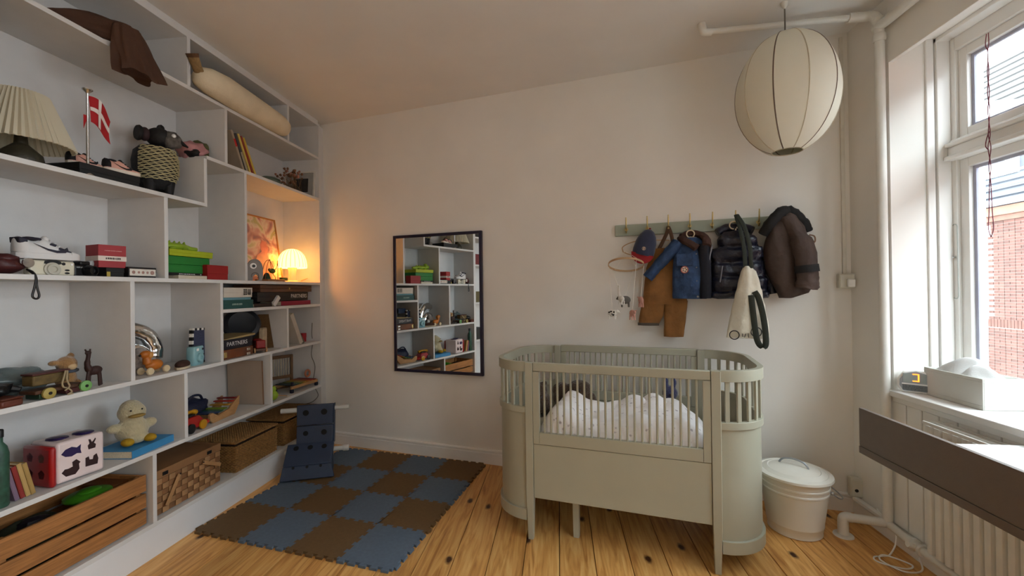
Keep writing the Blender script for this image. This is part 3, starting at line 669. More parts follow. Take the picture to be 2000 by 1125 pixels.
# thin white cable with a coil on the floor
o = MB().tube(spline([(1.615, 2.36, .12), (1.60, 2.22, .07), (1.53, 2.16, .004), (1.45, 2.14, .003), (1.44, 2.10, .003), (1.52, 2.06, .003), (1.57, 2.09, .004), (1.50, 2.15, .007), (1.455, 2.11, .007), (1.50, 2.04, .004), (1.58, 2.05, .004), (1.61, 2.10, .03)], 8), .0035, 7).out('power_cable', M_white)
tag(o, 'thin white cable coiled on the floorboards beside the radiator', 'cable')
# wall sockets
def socket(label, P, face, s, plug, conduit):
    t = thing('wall_socket', label, 'socket', P, face, 'wall sockets')
    BX('box', mat('socket_plastic', (.80, .79, .74), .4), -s * .5, s * .5, -.040, 0, -s * .55, s * .55, t, .005)
    BX('cover', mat('socket_plastic', (.80, .79, .74)), -s * .44, s * .44, -.044, -.040, -s * .48, s * .48, t, .002)
    if plug: BX('plug', M_white, -.004, .030, -.072, -.045, -.035, .01, t, .006)
    else: MB().cyl((-.02, -.0445, -.012), (-.02, -.046, -.012), .009, n=12).out('pin_hole', M_black, t)
    if conduit: BX('conduit', mat('conduit_white', (.84, .83, .79), .5), -.009, .009, -.014, 0, s * .55, conduit, t, .002)
P = BW(1.005, 0, 1.297); socket('square wall socket with a white plug, below a thin conduit in the corner', P, -DL, .075, True, 1.38)
P = BW(1.045, .018, .155); socket('yellowed square socket low down on the skirting beside the bin', P, -DL, .095, False, 0)
BX('baseboard_conduit', M_trim, 1.60, 1.625, 2.28, 2.52, .088, .105)['kind'] = 'structure'

# radiator
t = thing('radiator', 'white ribbed panel radiator under the window, mostly behind the table board', 'radiator', (1.585, 1.45, 0))
n = 26; pr = None
for i in range(n):
    y = .525 - i * 0.041
    if pr is None: pr = MB().loft([ring_pts(0, 0, z, .034, .0175, 12, 3.4) for z in (.125, .135, .655, .668)]).out('rib', M_pipe, t); pr.location = (0, y, 0)
    else: copyo(pr, t, (0, y, 0))
for x in (-.032, 0, .032): MB().box(x - .005, x + .005, -.54, .545, .672, .686).out('top_bar', M_pipe, t, .002)
for y in (-.50, .50):
    BX('bracket', M_pipe, .034, .041, y - .015, y + .015, .2, .6, t)

# things on the sill
ZS = .757
t = thing('alarm_clock', 'small white and grey alarm clock with orange digits on the sill', 'alarm clock', (1.690, 2.205, ZS), math.radians(-38))
prof = [(-.052, .0), (-.068, .03), (-.066, .065), (-.045, .098), (0, .112), (.045, .098), (.066, .065), (.068, .03), (.052, .0)]
MB().prism(prof, -.028, .030, 'y').out('case', M_white, t, .006)
MB().prism([(p[0] * .86, .055 + (p[1] - .055) * .84) for p in prof], -.031, -.028, 'y').out('face', mat('clock_grey', (.62, .64, .66), .3), t)
BX('display', mat('clock_display', (.62, .66, .65), .2), -.046, .034, -.0325, -.031, .050, .092, t, .001)
M_led = mat('orange_digit', (.95, .45, .15), .4, emit=(1.0, .42, .12), es=2.0)
for a_ in ((-.012, .006, .088, .092), (.006, .011, .056, .092), (-.012, .006, .056, .060)): MB().box(a_[0], a_[1], -.0335, -.0325, a_[2], a_[3]).out('digit_segment', M_led, t)
BX('speaker_panel', mat('speaker_grey', (.40, .42, .43), .6, var=.5, vs=300), -.048, .046, -.0325, -.031, .012, .038, t, .001)
MB().box(-.05, .05, -.0325, -.031, .040, .046).out('button_bar', M_white, t, .001)

t = thing('storage_box', 'white fabric storage box on the window sill', 'box', (1.775, 2.04, ZS))
F_box = mat('white_box_cloth', (.80, .80, .77), .7, var=.02, bump=.1, bs=260)
bx0, bx1, by0, by1, bh = -.075, .080, -.140, .135, .128
for nm, a in (('side', (bx0, bx0 + .005, by0, by1)), ('side', (bx1 - .005, bx1, by0, by1)), ('end', (bx0 + .005, bx1 - .005, by0, by0 + .005)), ('end', (bx0 + .005, bx1 - .005, by1 - .005, by1))):
    MB().box(a[0], a[1], a[2], a[3], .001, bh).out(nm, F_box, t, .002)
BX('floor_panel', F_box, bx0 + .006, bx1 - .006, by0 + .006, by1 - .006, 0, .004, t)
for z in (.018, bh - .014): MB().tube([(bx0 - .0006, by0 - .0006, z), (bx1, by0 - .0006, z)], .0007, 4).out('seam', mat('box_seam', (.75, .75, .72)), t)
for z in (.018, bh - .014): MB().tube([(bx0 - .0006, by0, z), (bx0 - .0006, by1, z)], .0007, 4).out('seam', mat('box_seam', (.75, .75, .72)), t)
def muslin(i, j):
    x = lerp(-.060, .066, i); y = lerp(-.115, .122, j); e = (math.sin(PI * min(1, max(0, i))) ** .4 if 0 < i < 1 else 0) * (math.sin(PI * j) ** .35 if 0 < j < 1 else 0)
    f = math.sin((y * .9 + x * .55) * 62 + 2.5 * noise.noise(Vector((x * 12, y * 9, 3)))) * .020
    return (x, y, .085 + e * (.078 + .022 * noise.noise(Vector((x * 9, y * 7, 0))) + f + .035 * (y + .1)))
o = MB().grid(muslin, 40, 70, .003).out('muslin_cloths', mat('white_muslin', (.80, .80, .79), .95, var=.03, bump=.15, bs=200), None, ang=80); o.location = (1.775, 2.04, ZS)
tag(o, 'crumpled white muslin cloths piled in the fabric box', 'cloth')

# blind cord
t = thing('blind_cord', 'thin dark red knotted blind cord hanging in front of the window', 'cord', (1.86, 2.03, 0))
def cordp(sx): return spline([(0, .0 + sx * .004, 2.355), (0, .002 + sx * .007, 2.31), (0, 0, 2.27), (0, sx * .003, 2.18), (0, -sx * .004, 2.10), (0, sx * .004, 2.02), (0, -sx * .004, 1.92), (0, sx * .006, 1.86), (0, -sx * .004, 1.78), (0, sx * .003, 1.70), (0, sx * .007, 1.58), (0, sx * .011, 1.51), (0, .0, 1.472)], 6)
M_cord = mat('burgundy_cord', (.45, .18, .25), .7)
m = MB()
for sx in (-1, 1): m.tube(cordp(sx), .0016, 6)
m.out('loop', M_cord, t)
MB().tube(spline([(0, 0, 1.93), (0, .012, 1.90), (0, .016, 1.87), (0, .004, 1.85)], 5), .0018, 6).out('knot', M_cord, t)

# wall-hung changing table
t = thing('changing_table', 'wall-hung changing table with a taupe front board and white top', 'table', (1.33, 0, 0))
F_tau = mat('taupe_laminate', (.40, .355, .325), .55, var=.04, vs=30, bump=.04, bs=200)
BX('front_board', F_tau, -.009, .009, .62, 2.03, .560, .727, t, .0015)
BX('lower_board', F_tau, -.011, .009, .62, 2.03, .528, .5585, t, .0015)
BX('table_top', M_white, .010, .30, .62, 1.648, .690, .708, t, .002)
BX('wall_bracket', M_white, .205, .30, .70, .73, .50, .69, t, .003)
BX('wall_bracket', M_white, .0105, .204, .70, .73, .66, .69, t, .003)

# enamel bin
t = thing('enamel_bin', 'white enamel bucket bin with a lid and wire handles in the corner', 'bin', (1.215, 2.36, 0))
M_en = mat('white_enamel', (.88, .87, .83), .3, var=.03, vs=8, coat=.3)
MB().lathe([(.118, .0), (.124, .004), (.122, .010), (.128, .045), (.130, .048), (.130, .054), (.129, .057), (.150, .215), (.154, .219), (.154, .226), (.151, .230), (.153, .245), (.157, .248), (.157, .255), (.154, .258), (.158, .288), (.162, .290)], n=40).out('bucket', M_en, t)
l = MB().lathe([(.170, .288), (.173, .293), (.171, .303), (.150, .309), (.145, .306), (.120, .318), (.115, .315), (.07, .330), (.03, .334), (.0, .335)], n=40).out('lid', M_en, t)
MB().tube(spline([(-.050, .045, .322), (-.046, .042, .338), (-.032, .028, .356), (0, 0, .364), (.032, -.028, .356), (.046, -.042, .338), (.050, -.045, .322)], 5), .005, 8).out('lid_handle', mat('grey_wire', (.62, .64, .66), .35, .6), l)
for a in (-.35, PI - .45):
    c, s = math.cos(a), math.sin(a)
    def q(r, w, z): return (c * r - s * w, s * r + c * w, z)
    MB().tube(spline([q(.152, -.055, .235), q(.185, -.050, .215), q(.205, 0, .205), q(.185, .050, .215), q(.152, .055, .235)], 6), .0035, 8).out('side_handle', mat('grey_wire', (.62, .64, .66)), t)
    for w in (-.055, .055): MB().ball(q(.153, w, .236), .009, 8, 6).out('handle_ear', mat('grey_wire', (.62, .64, .66)), t)

# pendant lamp
t = thing('pendant_lamp', 'large cream balloon pendant lamp with thin dark ribs', 'lamp', (1.15, 2.247, 2.237))
RH, RV = .226, .302
def lan(ph, a, bulge=1.0):
    z = -math.cos(ph); r = math.sin(ph); return (RH * r * bulge * math.cos(a), RH * r * bulge * math.sin(a), RV * z)
M_lan = translucent('cream_lamp_silk', (.93, .92, .86), .16)
NP = 10; p0, p1 = .30, PI - .12
for k in range(NP):
    a0, a1 = 2 * PI * k / NP + .25, 2 * PI * (k + 1) / NP + .25
    MB().grid(lambda i, j: lan(lerp(p0, p1, j), lerp(a0, a1, i), 1 - .020 * math.sin(PI * i)), 6, 28, .0015).out('gore', M_lan, t, ang=80)
    MB().tube([lan(lerp(p0, p1, j / 28), a0, 1.002) for j in range(29)], .0032, 6).out('rib', mat('brown_wire', (.40, .33, .27), .5) if k % 2 == 0 else mat('cream_wire', (.74, .70, .60), .5), t)
MB().tube([lan(p0, 2 * PI * k / 30) for k in range(30)], .003, 6, True).out('bottom_ring', mat('cream_wire', (.74, .70, .60)), t)
MB().tube([(0, 0, .30), (0, 0, .463)], .0035, 8).out('cord', mat('grey_cord', (.42, .40, .37), .7), t)
MB().lathe([(.004, .43), (.014, .445), (.016, .463)], (0, 0, 0), 14).out('ceiling_hook', M_pipe, t)
MB().lathe([(.02, .22), (.02, .27), (.006, .30)], (0, 0, 0), 14).ball((0, 0, .16), (.045, .045, .06), 14, 10).out('bulb', mat('opal_bulb', (.9, .9, .88), .3), t)

# ---------------------------------------------------------------- play mat
F_blu = mat('blue_grey_foam', (.345, .405, .47), .85, var=.07, vs=60, bump=.15, bs=400); F_bro = mat('brown_foam', (.40, .305, .185), .85, var=.07, vs=60, bump=.15, bs=400)
TS = .29855
t = thing('play_mat', 'checkered foam puzzle play mat of blue-grey and brown tiles', 'mat', (-1.942, 2.047, .0), -(.2893408 - .110447))
def edge(n=5, s=1):
    """Dovetail teeth along a unit edge: (along, across)."""
    o = [(0, 0)]
    for k in range(n):
        c = (k + .5) / n; w = .5 / n * .50
        o += [(c - w, -.0 * s), (c - w * 1.3, .055 * s), (c + w * 1.3, .055 * s), (c + w, -.0 * s)]
    return o
def tile(u, v):
    A = edge()
    bot = [(a, b if v > 0 else -b) for a, b in A]          # outer edges stick out
    rgt = [(1 + b, a) for a, b in A]
    top = [(1 - a, 1 + (b if v < 3 else -b * 0 + b)) for a, b in [(q, r) for q, r in A]]
    if v < 3: top = [(1 - a, 1 + b) for a, b in [(1 - q, r) for q, r in A][::-1]] ; top = [(x, y) for x, y in top]
    lft = [(b if u > 0 else -b, 1 - a) for a, b in A]
    top = [(1 - a, 1 + b) for a, b in A]
    return bot + rgt + top + lft
for u in range(4):
    for v in range(4):
        o = MB().prism([(p[0] * TS, p[1] * TS) for p in tile(0 if u == 0 else 1, v)], .0005, .0125, 'z').out('tile', F_bro if (u + v) % 2 == 0 else F_blu, t, 0.0)
        o.location = (u * TS, v * TS, 0)

# ---------------------------------------------------------------- blue construction toy
e = Vector((.941, .338, 0)); rz = math.atan2(.338, .941)
t = thing('construction_toy', 'dark blue plastic panel toy seat with white tubes standing on the play mat', 'toy', (-1.6885, 2.634, .013), rz)
M_bl = mat('dark_blue_plastic', (.17, .225, .315), .5, var=.05, vs=20, bump=.06, bs=160)
def slabp(name, x0, x1, a, b, th, holes, parent, x2=None, x3=None):
    """Panel from profile point a=(y,z) to b, width x0..x1 (at b: x2..x3)."""
    x2 = x0 if x2 is None else x2; x3 = x1 if x3 is None else x3
    d = Vector((0, b[0] - a[0], b[1] - a[1])).normalized(); n = Vector((0, -d.z, d.y)) * th
    A = [Vector((x0, a[0], a[1])), Vector((x1, a[0], a[1])), Vector((x3, b[0], b[1])), Vector((x2, b[0], b[1]))]
    o = MB().loft([A, [p - n for p in A]]).out(name, M_bl, parent, .006, 3)
    for hx, hy, r in holes:
        p = A[0].lerp(A[3], hy).lerp(A[1].lerp(A[2], hy), hx); nn = n.normalized()
        MB().cyl(p - nn * .002, p + nn * .0012, r, n=16).out('hole', mat('hole_black', (.02, .022, .03), .8), o)
    return o
slabp('front_panel', -.165, .172, (.0, .012), (.025, .098), .03, [(.22, .88, .009), (.5, .88, .009), (.78, .88, .009)], t, -.150, .150)
slabp('seat_panel', -.150, .150, (.026, .101), (.150, .205), .03, [(.2, .78, .017), (.5, .78, .017), (.8, .78, .017)], t, -.150, .150)
slabp('back_panel', -.098, .142, (.155, .195), (.168, .318), .03, [(.25, .6, .017), (.75, .6, .019)], t)
slabp('back_panel', -.098, .142, (.168, .322), (.180, .462), .03, [(.25, .62, .020), (.75, .62, .021)], t)
slabp('side_panel', .143, .150, (.157, .19), (.184, .462), .045, [], t)
M_tub = mat('white_tube', (.78, .79, .78), .4)
MB().cyl((-.205, .205, .425), (.245, .205, .425), .0165, n=16).out('tube', M_tub, t)
MB().cyl((-.18, .19, .135), (.225, .19, .135), .0165, n=16).out('tube', M_tub, t)
MB().lathe([(.019, -.02), (.022, -.015), (.022, .015), (.019, .02)], (.222, .19, .135), 14, 'x').out('tube_nut', M_tub, t)
MB().prism([(.031, .0), (.19, .0), (.19, .170), (.150, .165)], -.140, .140, 'x').out('base_block', M_bl, t, .004)
# ---------------------------------------------------------------- builders for the things on the shelves
T1, T2L, T2R, T3, T4, T5, T6, T7 = Z1 + h, Z2L + h, Z2R + h, Z3 + h, Z4 + h, Z5 + h, Z6 + h, Z7 + h   # top faces
M_pages = mat('book_pages', (.86, .82, .72), .9, var=.12, vs=160, stretch=(1, 1, 1))
def cm(col, rough=.55): return mat('c_%02x%02x%02x' % tuple(int(v * 255) for v in col), col, rough, var=.06, vs=20)
def book(label, x, y, z, w, hh, tt, col, rx=0.0, rz=0.0, ry=0.0, group=None, lettering=None, lcol=(.9, .9, .88), cat='book', band=None):
    """Standing book, spine towards the room; leaning by rx, lying by rx = 90 degrees."""
    t = thing('book', label, cat, (x, y, z), rz, group, rx, ry)
    c = cm(col); b = .0022
    MB().box(-w, 0, -tt / 2, -tt / 2 + b, 0, hh).box(-w, 0, tt / 2 - b, tt / 2, 0, hh).box(-b, 0.0004, -tt / 2 + b, tt / 2 - b, 0, hh).out('cover', c, t, .0006)
    MB().box(-w + .003, -b, -tt / 2 + b, tt / 2 - b, .003, hh - .003).out('pages', M_pages, t)
    if band: MB().box(.0004, .0012, -tt / 2 + .001, tt / 2 - .001, hh * band[1], hh * band[2]).out('spine_band', cm(band[0]), t)
    if lettering: text('lettering', lettering[0], lettering[1], cm(lcol), t, Matrix.Translation((.0014, 0, hh * lettering[2])) @ Matrix(((0, 0, 1, 0), (0, 1, 0, 0), (-1, 0, 0, 0), (0, 0, 0, 1))))
    return t
def game_box(label, x0, x1, y0, y1, z0, z1, col, name='game_box', cat='box', lid=.55, words=None, wcol=(.9, .9, .9), wsize=.03, wy=.5, band=None, col2=None, rz=0.0, face='+x', wz=.5):
    cx, cy = (x0 + x1) / 2, (y0 + y1) / 2; t = thing(name, label, cat, (cx, cy, z0), rz); a, b, hh = (x1 - x0) / 2, (y1 - y0) / 2, z1 - z0
    MB().box(-a + .0015, a - .0015, -b + .0015, b - .0015, 0, hh * lid).out('tray', cm(col2 or col), t, .001)
    MB().box(-a, a, -b, b, hh * (1 - lid) + .001, hh).out('lid', cm(col), t, .0015)
    if band: MB().box(a - .001, a + .0008, -b * band[1], b * band[2], hh * band[3], hh * band[4]).out('label_strip', cm(band[0]), t)
    if words: text('lettering', words, wsize, cm(wcol), t, facing(a + .0012, lerp(-b, b, wy), hh * wz, face))
    return t
def printed(parent, x, y, z, marks, col, name='print_mark'):
    """Blurred print on a face that looks towards +x: small bars at (y0, y1, z0, z1) about (y, z)."""
    m = MB()
    for a, b, c, d in marks: m.box(x, x + .0006, y + a, y + b, z + c, z + d)
    o = m.out(name, cm(col), parent); o['kind'] = 'stuff'; return o
def word(w, n, hh):   # a row of n letter-like bars, w wide
    r = random.Random(n); p = w / n
    return [(-w / 2 + i * p, -w / 2 + i * p + p * r.uniform(.45, .8), -hh / 2 * r.uniform(.75, 1), hh / 2 * r.uniform(.7, 1)) for i in range(n)]
def sneaker(t, L, sole, upper, over, lacem, mark, flip=1):
    def ol(f, y): return f * (.155 + .055 * math.sin(min(1, y * 1.25) * PI) * .5 + .05 * (y > .5) * math.sin((y - .5) * 2 * PI * .5)) * L
    ys_ = [i / 16 for i in range(17)]
    def hw(y): return L * (.135 + .045 * math.sin(PI * y) + .02 * math.sin(2 * PI * (y - .25)) * (-1)) * min(1, (min(y, 1 - y) * 9 + .25)) ** .6
    MB().loft([[(-hw(y), y * L, z + (0.035 * L * max(0, y - .8) * 5 * .6)) if s_ else (hw(y), y * L, z + (.035 * L * max(0, y - .8) * 5 * .6)) for s_, z in ((1, 0), (0, 0), (0, .12 * L), (1, .12 * L))] for y in ys_]).out('sole', sole, t, .002)
    tops = [(0, .36), (.06, .43), (.14, .40), (.25, .36), (.36, .40), (.44, .43), (.52, .38), (.62, .30), (.74, .23), (.86, .19), (.95, .16), (1, .12)]
    def top(y):
        for (a, b), (c, d) in zip(tops, tops[1:]):
            if a <= y <= c: return lerp(b, d, (y - a) / (c - a)) * L
        return .12 * L
    def ring(y, g=1.0, lo=.10):
        w = hw(y) * .97 * g; zt = top(y) * (1 + (g - 1) * .6); zb = lo * L; r = []
        for k in range(13):
            a = PI * k / 12; r.append((w * math.copysign(abs(math.cos(a)) ** .8, math.cos(a)) * (1 if math.sin(a) < .5 else 1 - .28 * (math.sin(a) - .5) * 2), y * L, zb + (zt - zb) * math.sin(a) ** .85))
        return r
    yy = [.02 + .97 * i / 24 for i in range(25)]
    MB().loft([ring(y) for y in yy]).out('upper', upper, t, ang=60)
    MB().loft([ring(y, 1.035, .13) for y in (.0, .05, .10, .15)]).out('heel_counter', over, t, ang=60)
    MB().loft([ring(y, 1.03, .12) for y in (.80, .86, .92, .975, 1.0)]).out('toe_cap', over if lacem is None else upper, t, ang=60)
    MB().ball((0, .24 * L, .385 * L), (.085 * L, .135 * L, .05 * L), 14, 8).out('opening', cm((.05, .05, .07)), t)
    MB().ball((0, .46 * L, .40 * L), (.07 * L, .06 * L, .07 * L), 12, 8).out('tongue', over, t)
    m = MB()
    for k in range(4):
        y = .50 + k * .065; w = hw(y) * .62; m.tube([(-w, y * L, top(y) * .93), (0, (y + .01) * L, top(y) * 1.03), (w, y * L, top(y) * .93)], .016 * L, 6)
    m.out('laces', lacem or upper, t)['kind'] = 'stuff'
    for sx in (-1, 1):   # curved side stripe
        c = [(.30, .26), (.36, .21), (.46, .185), (.60, .21), (.82, .30), (.60, .175), (.46, .135), (.33, .145), (.285, .20)]
        n = len(c); v = []
        for o_ in (.0, .012 * L):
            for a, b in c: v.append((sx * (hw(1 - a) * (1.0 if b < .24 else .96) + o_), (1.02 - a) * L, b * L))
        MB().add(v, [tuple(range(n)), tuple(range(2 * n - 1, n - 1, -1))] + [(i, n + i, n + (i + 1) % n, (i + 1) % n) for i in range(n)]).out('side_stripe', mark, t)
def plush(label, cat, name, P, rz, parts, body_m, extra, vox=.006, group=None):
    t = thing(name, label, cat, P, rz, group); m = MB()
    for c, r in parts: m.ball(c, r, 14, 10)
    m.out('body', body_m, t, remesh=vox)
    for nm, mt, fn in extra:
        m = MB(); fn(m); m.out(nm, mt, t)
    return t

# ---------------------------------------------------------------- top shelf
t = thing('whale_figure', 'cream fabric whale with brown patterned tail lying on the top shelf', 'whale', (-1.955, 2.45, T1))
rows = [(-.372, .066, .030, .034), (-.352, .072, .056, .050), (-.29, .078, .074, .062), (-.18, .083, .082, .068), (-.05, .084, .083, .070), (.10, .080, .079, .070), (.24, .076, .075, .068), (.33, .073, .071, .064), (.378, .070, .058, .054), (.398, .068, .030, .03)]
MB().loft([[(rx * math.cos(a) + .012 * (y < -.1), y, zc + rz_ * math.sin(a)) for a in [2 * PI * k / 24 for k in range(24)]] for y, zc, rz_, rx in rows]).out('body', mat('cream_felt', (.84, .79, .68), .9, var=.08, bump=.25, bs=120), t, ang=80)
MB().tube(spline([(.012, -.33, .075), (.020, -.37, .10), (.028, -.41, .150)], 5), [.034] * 4 + [.028] * 4 + [.03] * 3, 14, squash=.55, side=(1, 0, 0)).out('tail', mat('tan_weave', (.55, .45, .30), .9, var=.2, vs=60, bump=.3, bs=120), t, ang=70)
MB().tube([(.0276, -.4085, .1475), (.029, -.418, .164)], [.033, .036], 14, squash=.5, side=(1, 0, 0)).out('tail_tip', mat('brown_weave', (.40, .28, .19), .9, var=.3, vs=80), t)
def garment_ring(p, rx_, rz_, q, sd, n=60):
    p = Vector(p); o_ = []
    for k in range(n):
        a_ = 2 * PI * k / n; f_ = 1 + q * (math.sin(5 * a_ + sd) * .5 + math.sin(9 * a_ - sd * 1.7) * .3) + .25 * noise.noise(Vector((math.cos(a_) * 1.5, math.sin(a_) * 1.5, sd)))
        o_.append((p.x + rx_ * f_ * math.cos(a_), p.y + .010 * math.sin(a_ * 3 + sd) , p.z + rz_ * f_ * math.sin(a_)))
    return o_
m = MB(); sp = []
P_ = spline([(-.15, -.19, .030), (-.11, -.13, .055), (-.05, -.06, .062), (.0, .0, .052)], 5); N_ = len(P_)
m.loft([garment_ring(p, lerp(.035, .055, i / (N_ - 1)), lerp(.022, .044, min(1, i / 8)), .12, i * .25) for i, p in enumerate(P_)])
m.out('lying_part', mat('brown_cotton', (.29, .19, .135), .9, var=.15, bump=.2, bs=150), None, ang=75)
G1 = bpy.data.objects['lying_part']
m = MB(); rg = []
for i in range(16):
    q_ = i / 15; z_ = lerp(.075, -.125, q_); w_ = lerp(.055, .105, q_ ** .7); cy_ = lerp(.0, .055, q_)
    ring = []
    for k in range(72):
        a_ = 2 * PI * k / 72; f_ = 1 + lerp(.05, .16, q_) * math.sin(7 * a_ + 2 * q_) + lerp(.03, .10, q_) * math.sin(12 * a_ - 3 * q_)
        ring.append((.020 + lerp(.045, .042, q_) * f_ * math.cos(a_) + .012 * q_, cy_ + w_ * f_ * math.sin(a_), z_ - .035 * max(0, math.sin(a_)) * -q_ - .018 * q_ * math.sin(3 * a_)))
    rg.append(ring)
m.loft(rg).out('hanging_part', mat('brown_cotton', (.29, .19, .135)), None, ang=75)
G2 = bpy.data.objects['hanging_part']
o = thing('brown_garment', '', 'garment'); G1.parent = o; G2.parent = o
o.location = (-1.955, 1.70, T1 + .01); tag(o, 'crumpled dark brown garment draped over the edge of the top shelf', 'garment')

# ---------------------------------------------------------------- second shelf
t = thing('table_lamp', 'table lamp with a wide pleated cream shade on the upper shelf', 'lamp', (-2.095, 1.427, T2L))
n = 96; rg = []
for r, z in ((.150, .085), (.153, .088), (.078, .285), (.076, .288)):
    rg.append([((r + (.0035 if k % 2 else -.0035)) * math.cos(2 * PI * k / n), (r + (.0035 if k % 2 else -.0035)) * math.sin(2 * PI * k / n), z) for k in range(n)])
MB().loft(rg, (False, False)).out('shade', translucent('pleated_linen', (.86, .83, .74), .3), t, ang=20)
MB().lathe([(.060, 0), (.066, .02), (.060, .05), (.035, .075), (.02, .09), (.012, .20)], n=24).out('base', mat('dark_olive_ceramic', (.20, .18, .13), .5, var=.3, vs=30, bump=.3, bs=60), t)
MB().tube(arc((0, 0, .20), .076, 0, 2 * PI, 20, 'xy'), .002, 5).tube([(-.076, 0, .20), (.076, 0, .20)], .002, 5).out('shade_carrier', M_brass, t)
MB().lathe([(.015, .15), (.015, .19), (.028, .21), (.028, .24), (.0, .262)], n=16).out('bulb', mat('opal_bulb', (.9, .9, .88)), t)

t = thing('table_flagpole', 'chrome table flagpole with a small red and white flag', 'flagpole', (-2.0, 1.588, T2L))
MB().lathe([(.026, 0), (.025, .004), (.014, .014), (.007, .03), (.0055, .06), (.0045, .355), (.006, .360), (.018, .372), (.018, .376), (.0, .378)], n=24).out('pole', M_steel, t)
def flagp(i, j, o=0.0):
    zt, zb = .350, .238; z = lerp(zt, zb, j)
    sag = lerp(.078, .046, j)
    y = .005 + i * .088 * (1 - .06 * math.sin(PI * j)); x = .012 * math.sin(i * 4.2 + j) + o
    return (x + .010 * i, y, z - sag * (i ** 1.5) + .010 * math.sin(PI * i) * (1 - j) + (-.022 * i * j if j > .5 else 0))
MB().grid(flagp, 16, 12, .001).out('flag_cloth', mat('flag_red', (.64, .09, .12), .8), t, ang=80)
m = MB().grid(lambda i, j: flagp(i, lerp(.42, .56, j), .0025), 16, 2, .001).grid(lambda i, j: flagp(lerp(.30, .43, i), j, .003), 3, 12, .001).grid(lambda i, j: flagp(i, lerp(.42, .56, j), -.0025), 16, 2, -.001).grid(lambda i, j: flagp(lerp(.30, .43, i), j, -.003), 3, 12, -.001)
m.out('flag_cross', mat('flag_white', (.88, .84, .82), .8), t, ang=80)
MB().grid(lambda i, j: (.0, -.004 - .012 * i, .262 - .04 * i * j - .02 * j), 3, 3, .001).out('flag_cloth', mat('flag_red', (.64, .09, .12)), t)

game_box('flat black shoebox under the pink baby sneakers', -2.165, -1.985, 1.545, 1.800, T2L, T2L + .052, (.06, .065, .075), 'shoebox', 'box')
S_pk = mat('pale_pink_leather', (.82, .62, .56), .55); S_cr = mat('cream_rubber', (.85, .80, .74), .6); S_bk = mat('black_suede', (.07, .06, .07), .8)
t = thing('baby_sneaker', 'pink and black baby sneaker behind the flagpole', 'shoe', (-2.075, 1.565, T2L + .053), -.15, 'pair of pink baby sneakers'); sneaker(t, .135, S_cr, S_pk, S_bk, S_bk, S_bk)
t = thing('baby_sneaker', 'pink and black baby sneaker nearest the striped animal figure', 'shoe', (-2.035, 1.675, T2L + .053), -.25, 'pair of pink baby sneakers'); sneaker(t, .140, S_cr, S_pk, S_bk, S_bk, S_bk)

t = thing('animal_figure', 'black animal figure with cream striped body and round ears', 'figurine', (-2.12, 2.005, T2L), -.35)
W_bk = mat('black_wood', (.085, .075, .075), .7, var=.2, bump=.3, bs=60); W_cr = mat('cream_stripe', (.70, .66, .50), .8); W_pl = mat('plum_wood', (.20, .12, .13), .7)
MB().lathe([(.05, .045), (.078, .075), (.094, .13), (.098, .19), (.09, .24), (.066, .268), (.03, .278)], n=28).out('body', W_bk, t)
m = MB(); rnd = random.Random(3)
for k in range(17):
    z = .092 + k * .0102
    a0 = -1.15
    rr = .0985 if .13 < z < .22 else (.0935 if .11 < z < .245 else .086)
    m.tube([(rr * math.cos(a0 + e_ * .075), rr * math.sin(a0 + e_ * .075), z + .0022 * math.sin(e_ * 1.1 + k * 2.3) + .0012 * math.sin(e_ * 2.7 + k)) for e_ in range(32)], .0034, 5)
m.out('stripes', W_cr, t)['kind'] = 'stuff'
for a in (-.75, .75, 2.4, -2.4): MB().lathe([(.022, 0), (.020, .02), (.026, .06), (.03, .09)], (.055 * math.cos(a), .06 * math.sin(a), 0), 14).out('leg', W_bk, t)
m = MB().ball((.01, .015, .325), (.06, .058, .052), 18, 12); m.out('head', W_bk, t)
MB().ball((.045, .055, .318), (.04, .045, .046), 16, 10, wob=.2).out('face', mat('grey_wood', (.34, .32, .30), .8, var=.5, vs=50), t)
MB().tube([(.055, .085, .318), (.062, .125, .298)], [.016, .004], 10).out('beak', W_bk, t)
MB().lathe([(.036, -.008), (.040, 0), (.036, .008)], (.01, -.075, .325), 18, 'y').out('ear', W_bk, t)
MB().lathe([(.030, -.008), (.034, 0), (.030, .008)], (-.015, .03, .372), 18, 'y').out('ear', W_bk, t)
MB().ball((.012, -.05, .325), (.03, .022, .036), 14, 8).out('muzzle_band', W_pl, t)
MB().ball((.078, .05, .335), .010, 10, 8).out('eye', M_white, t)

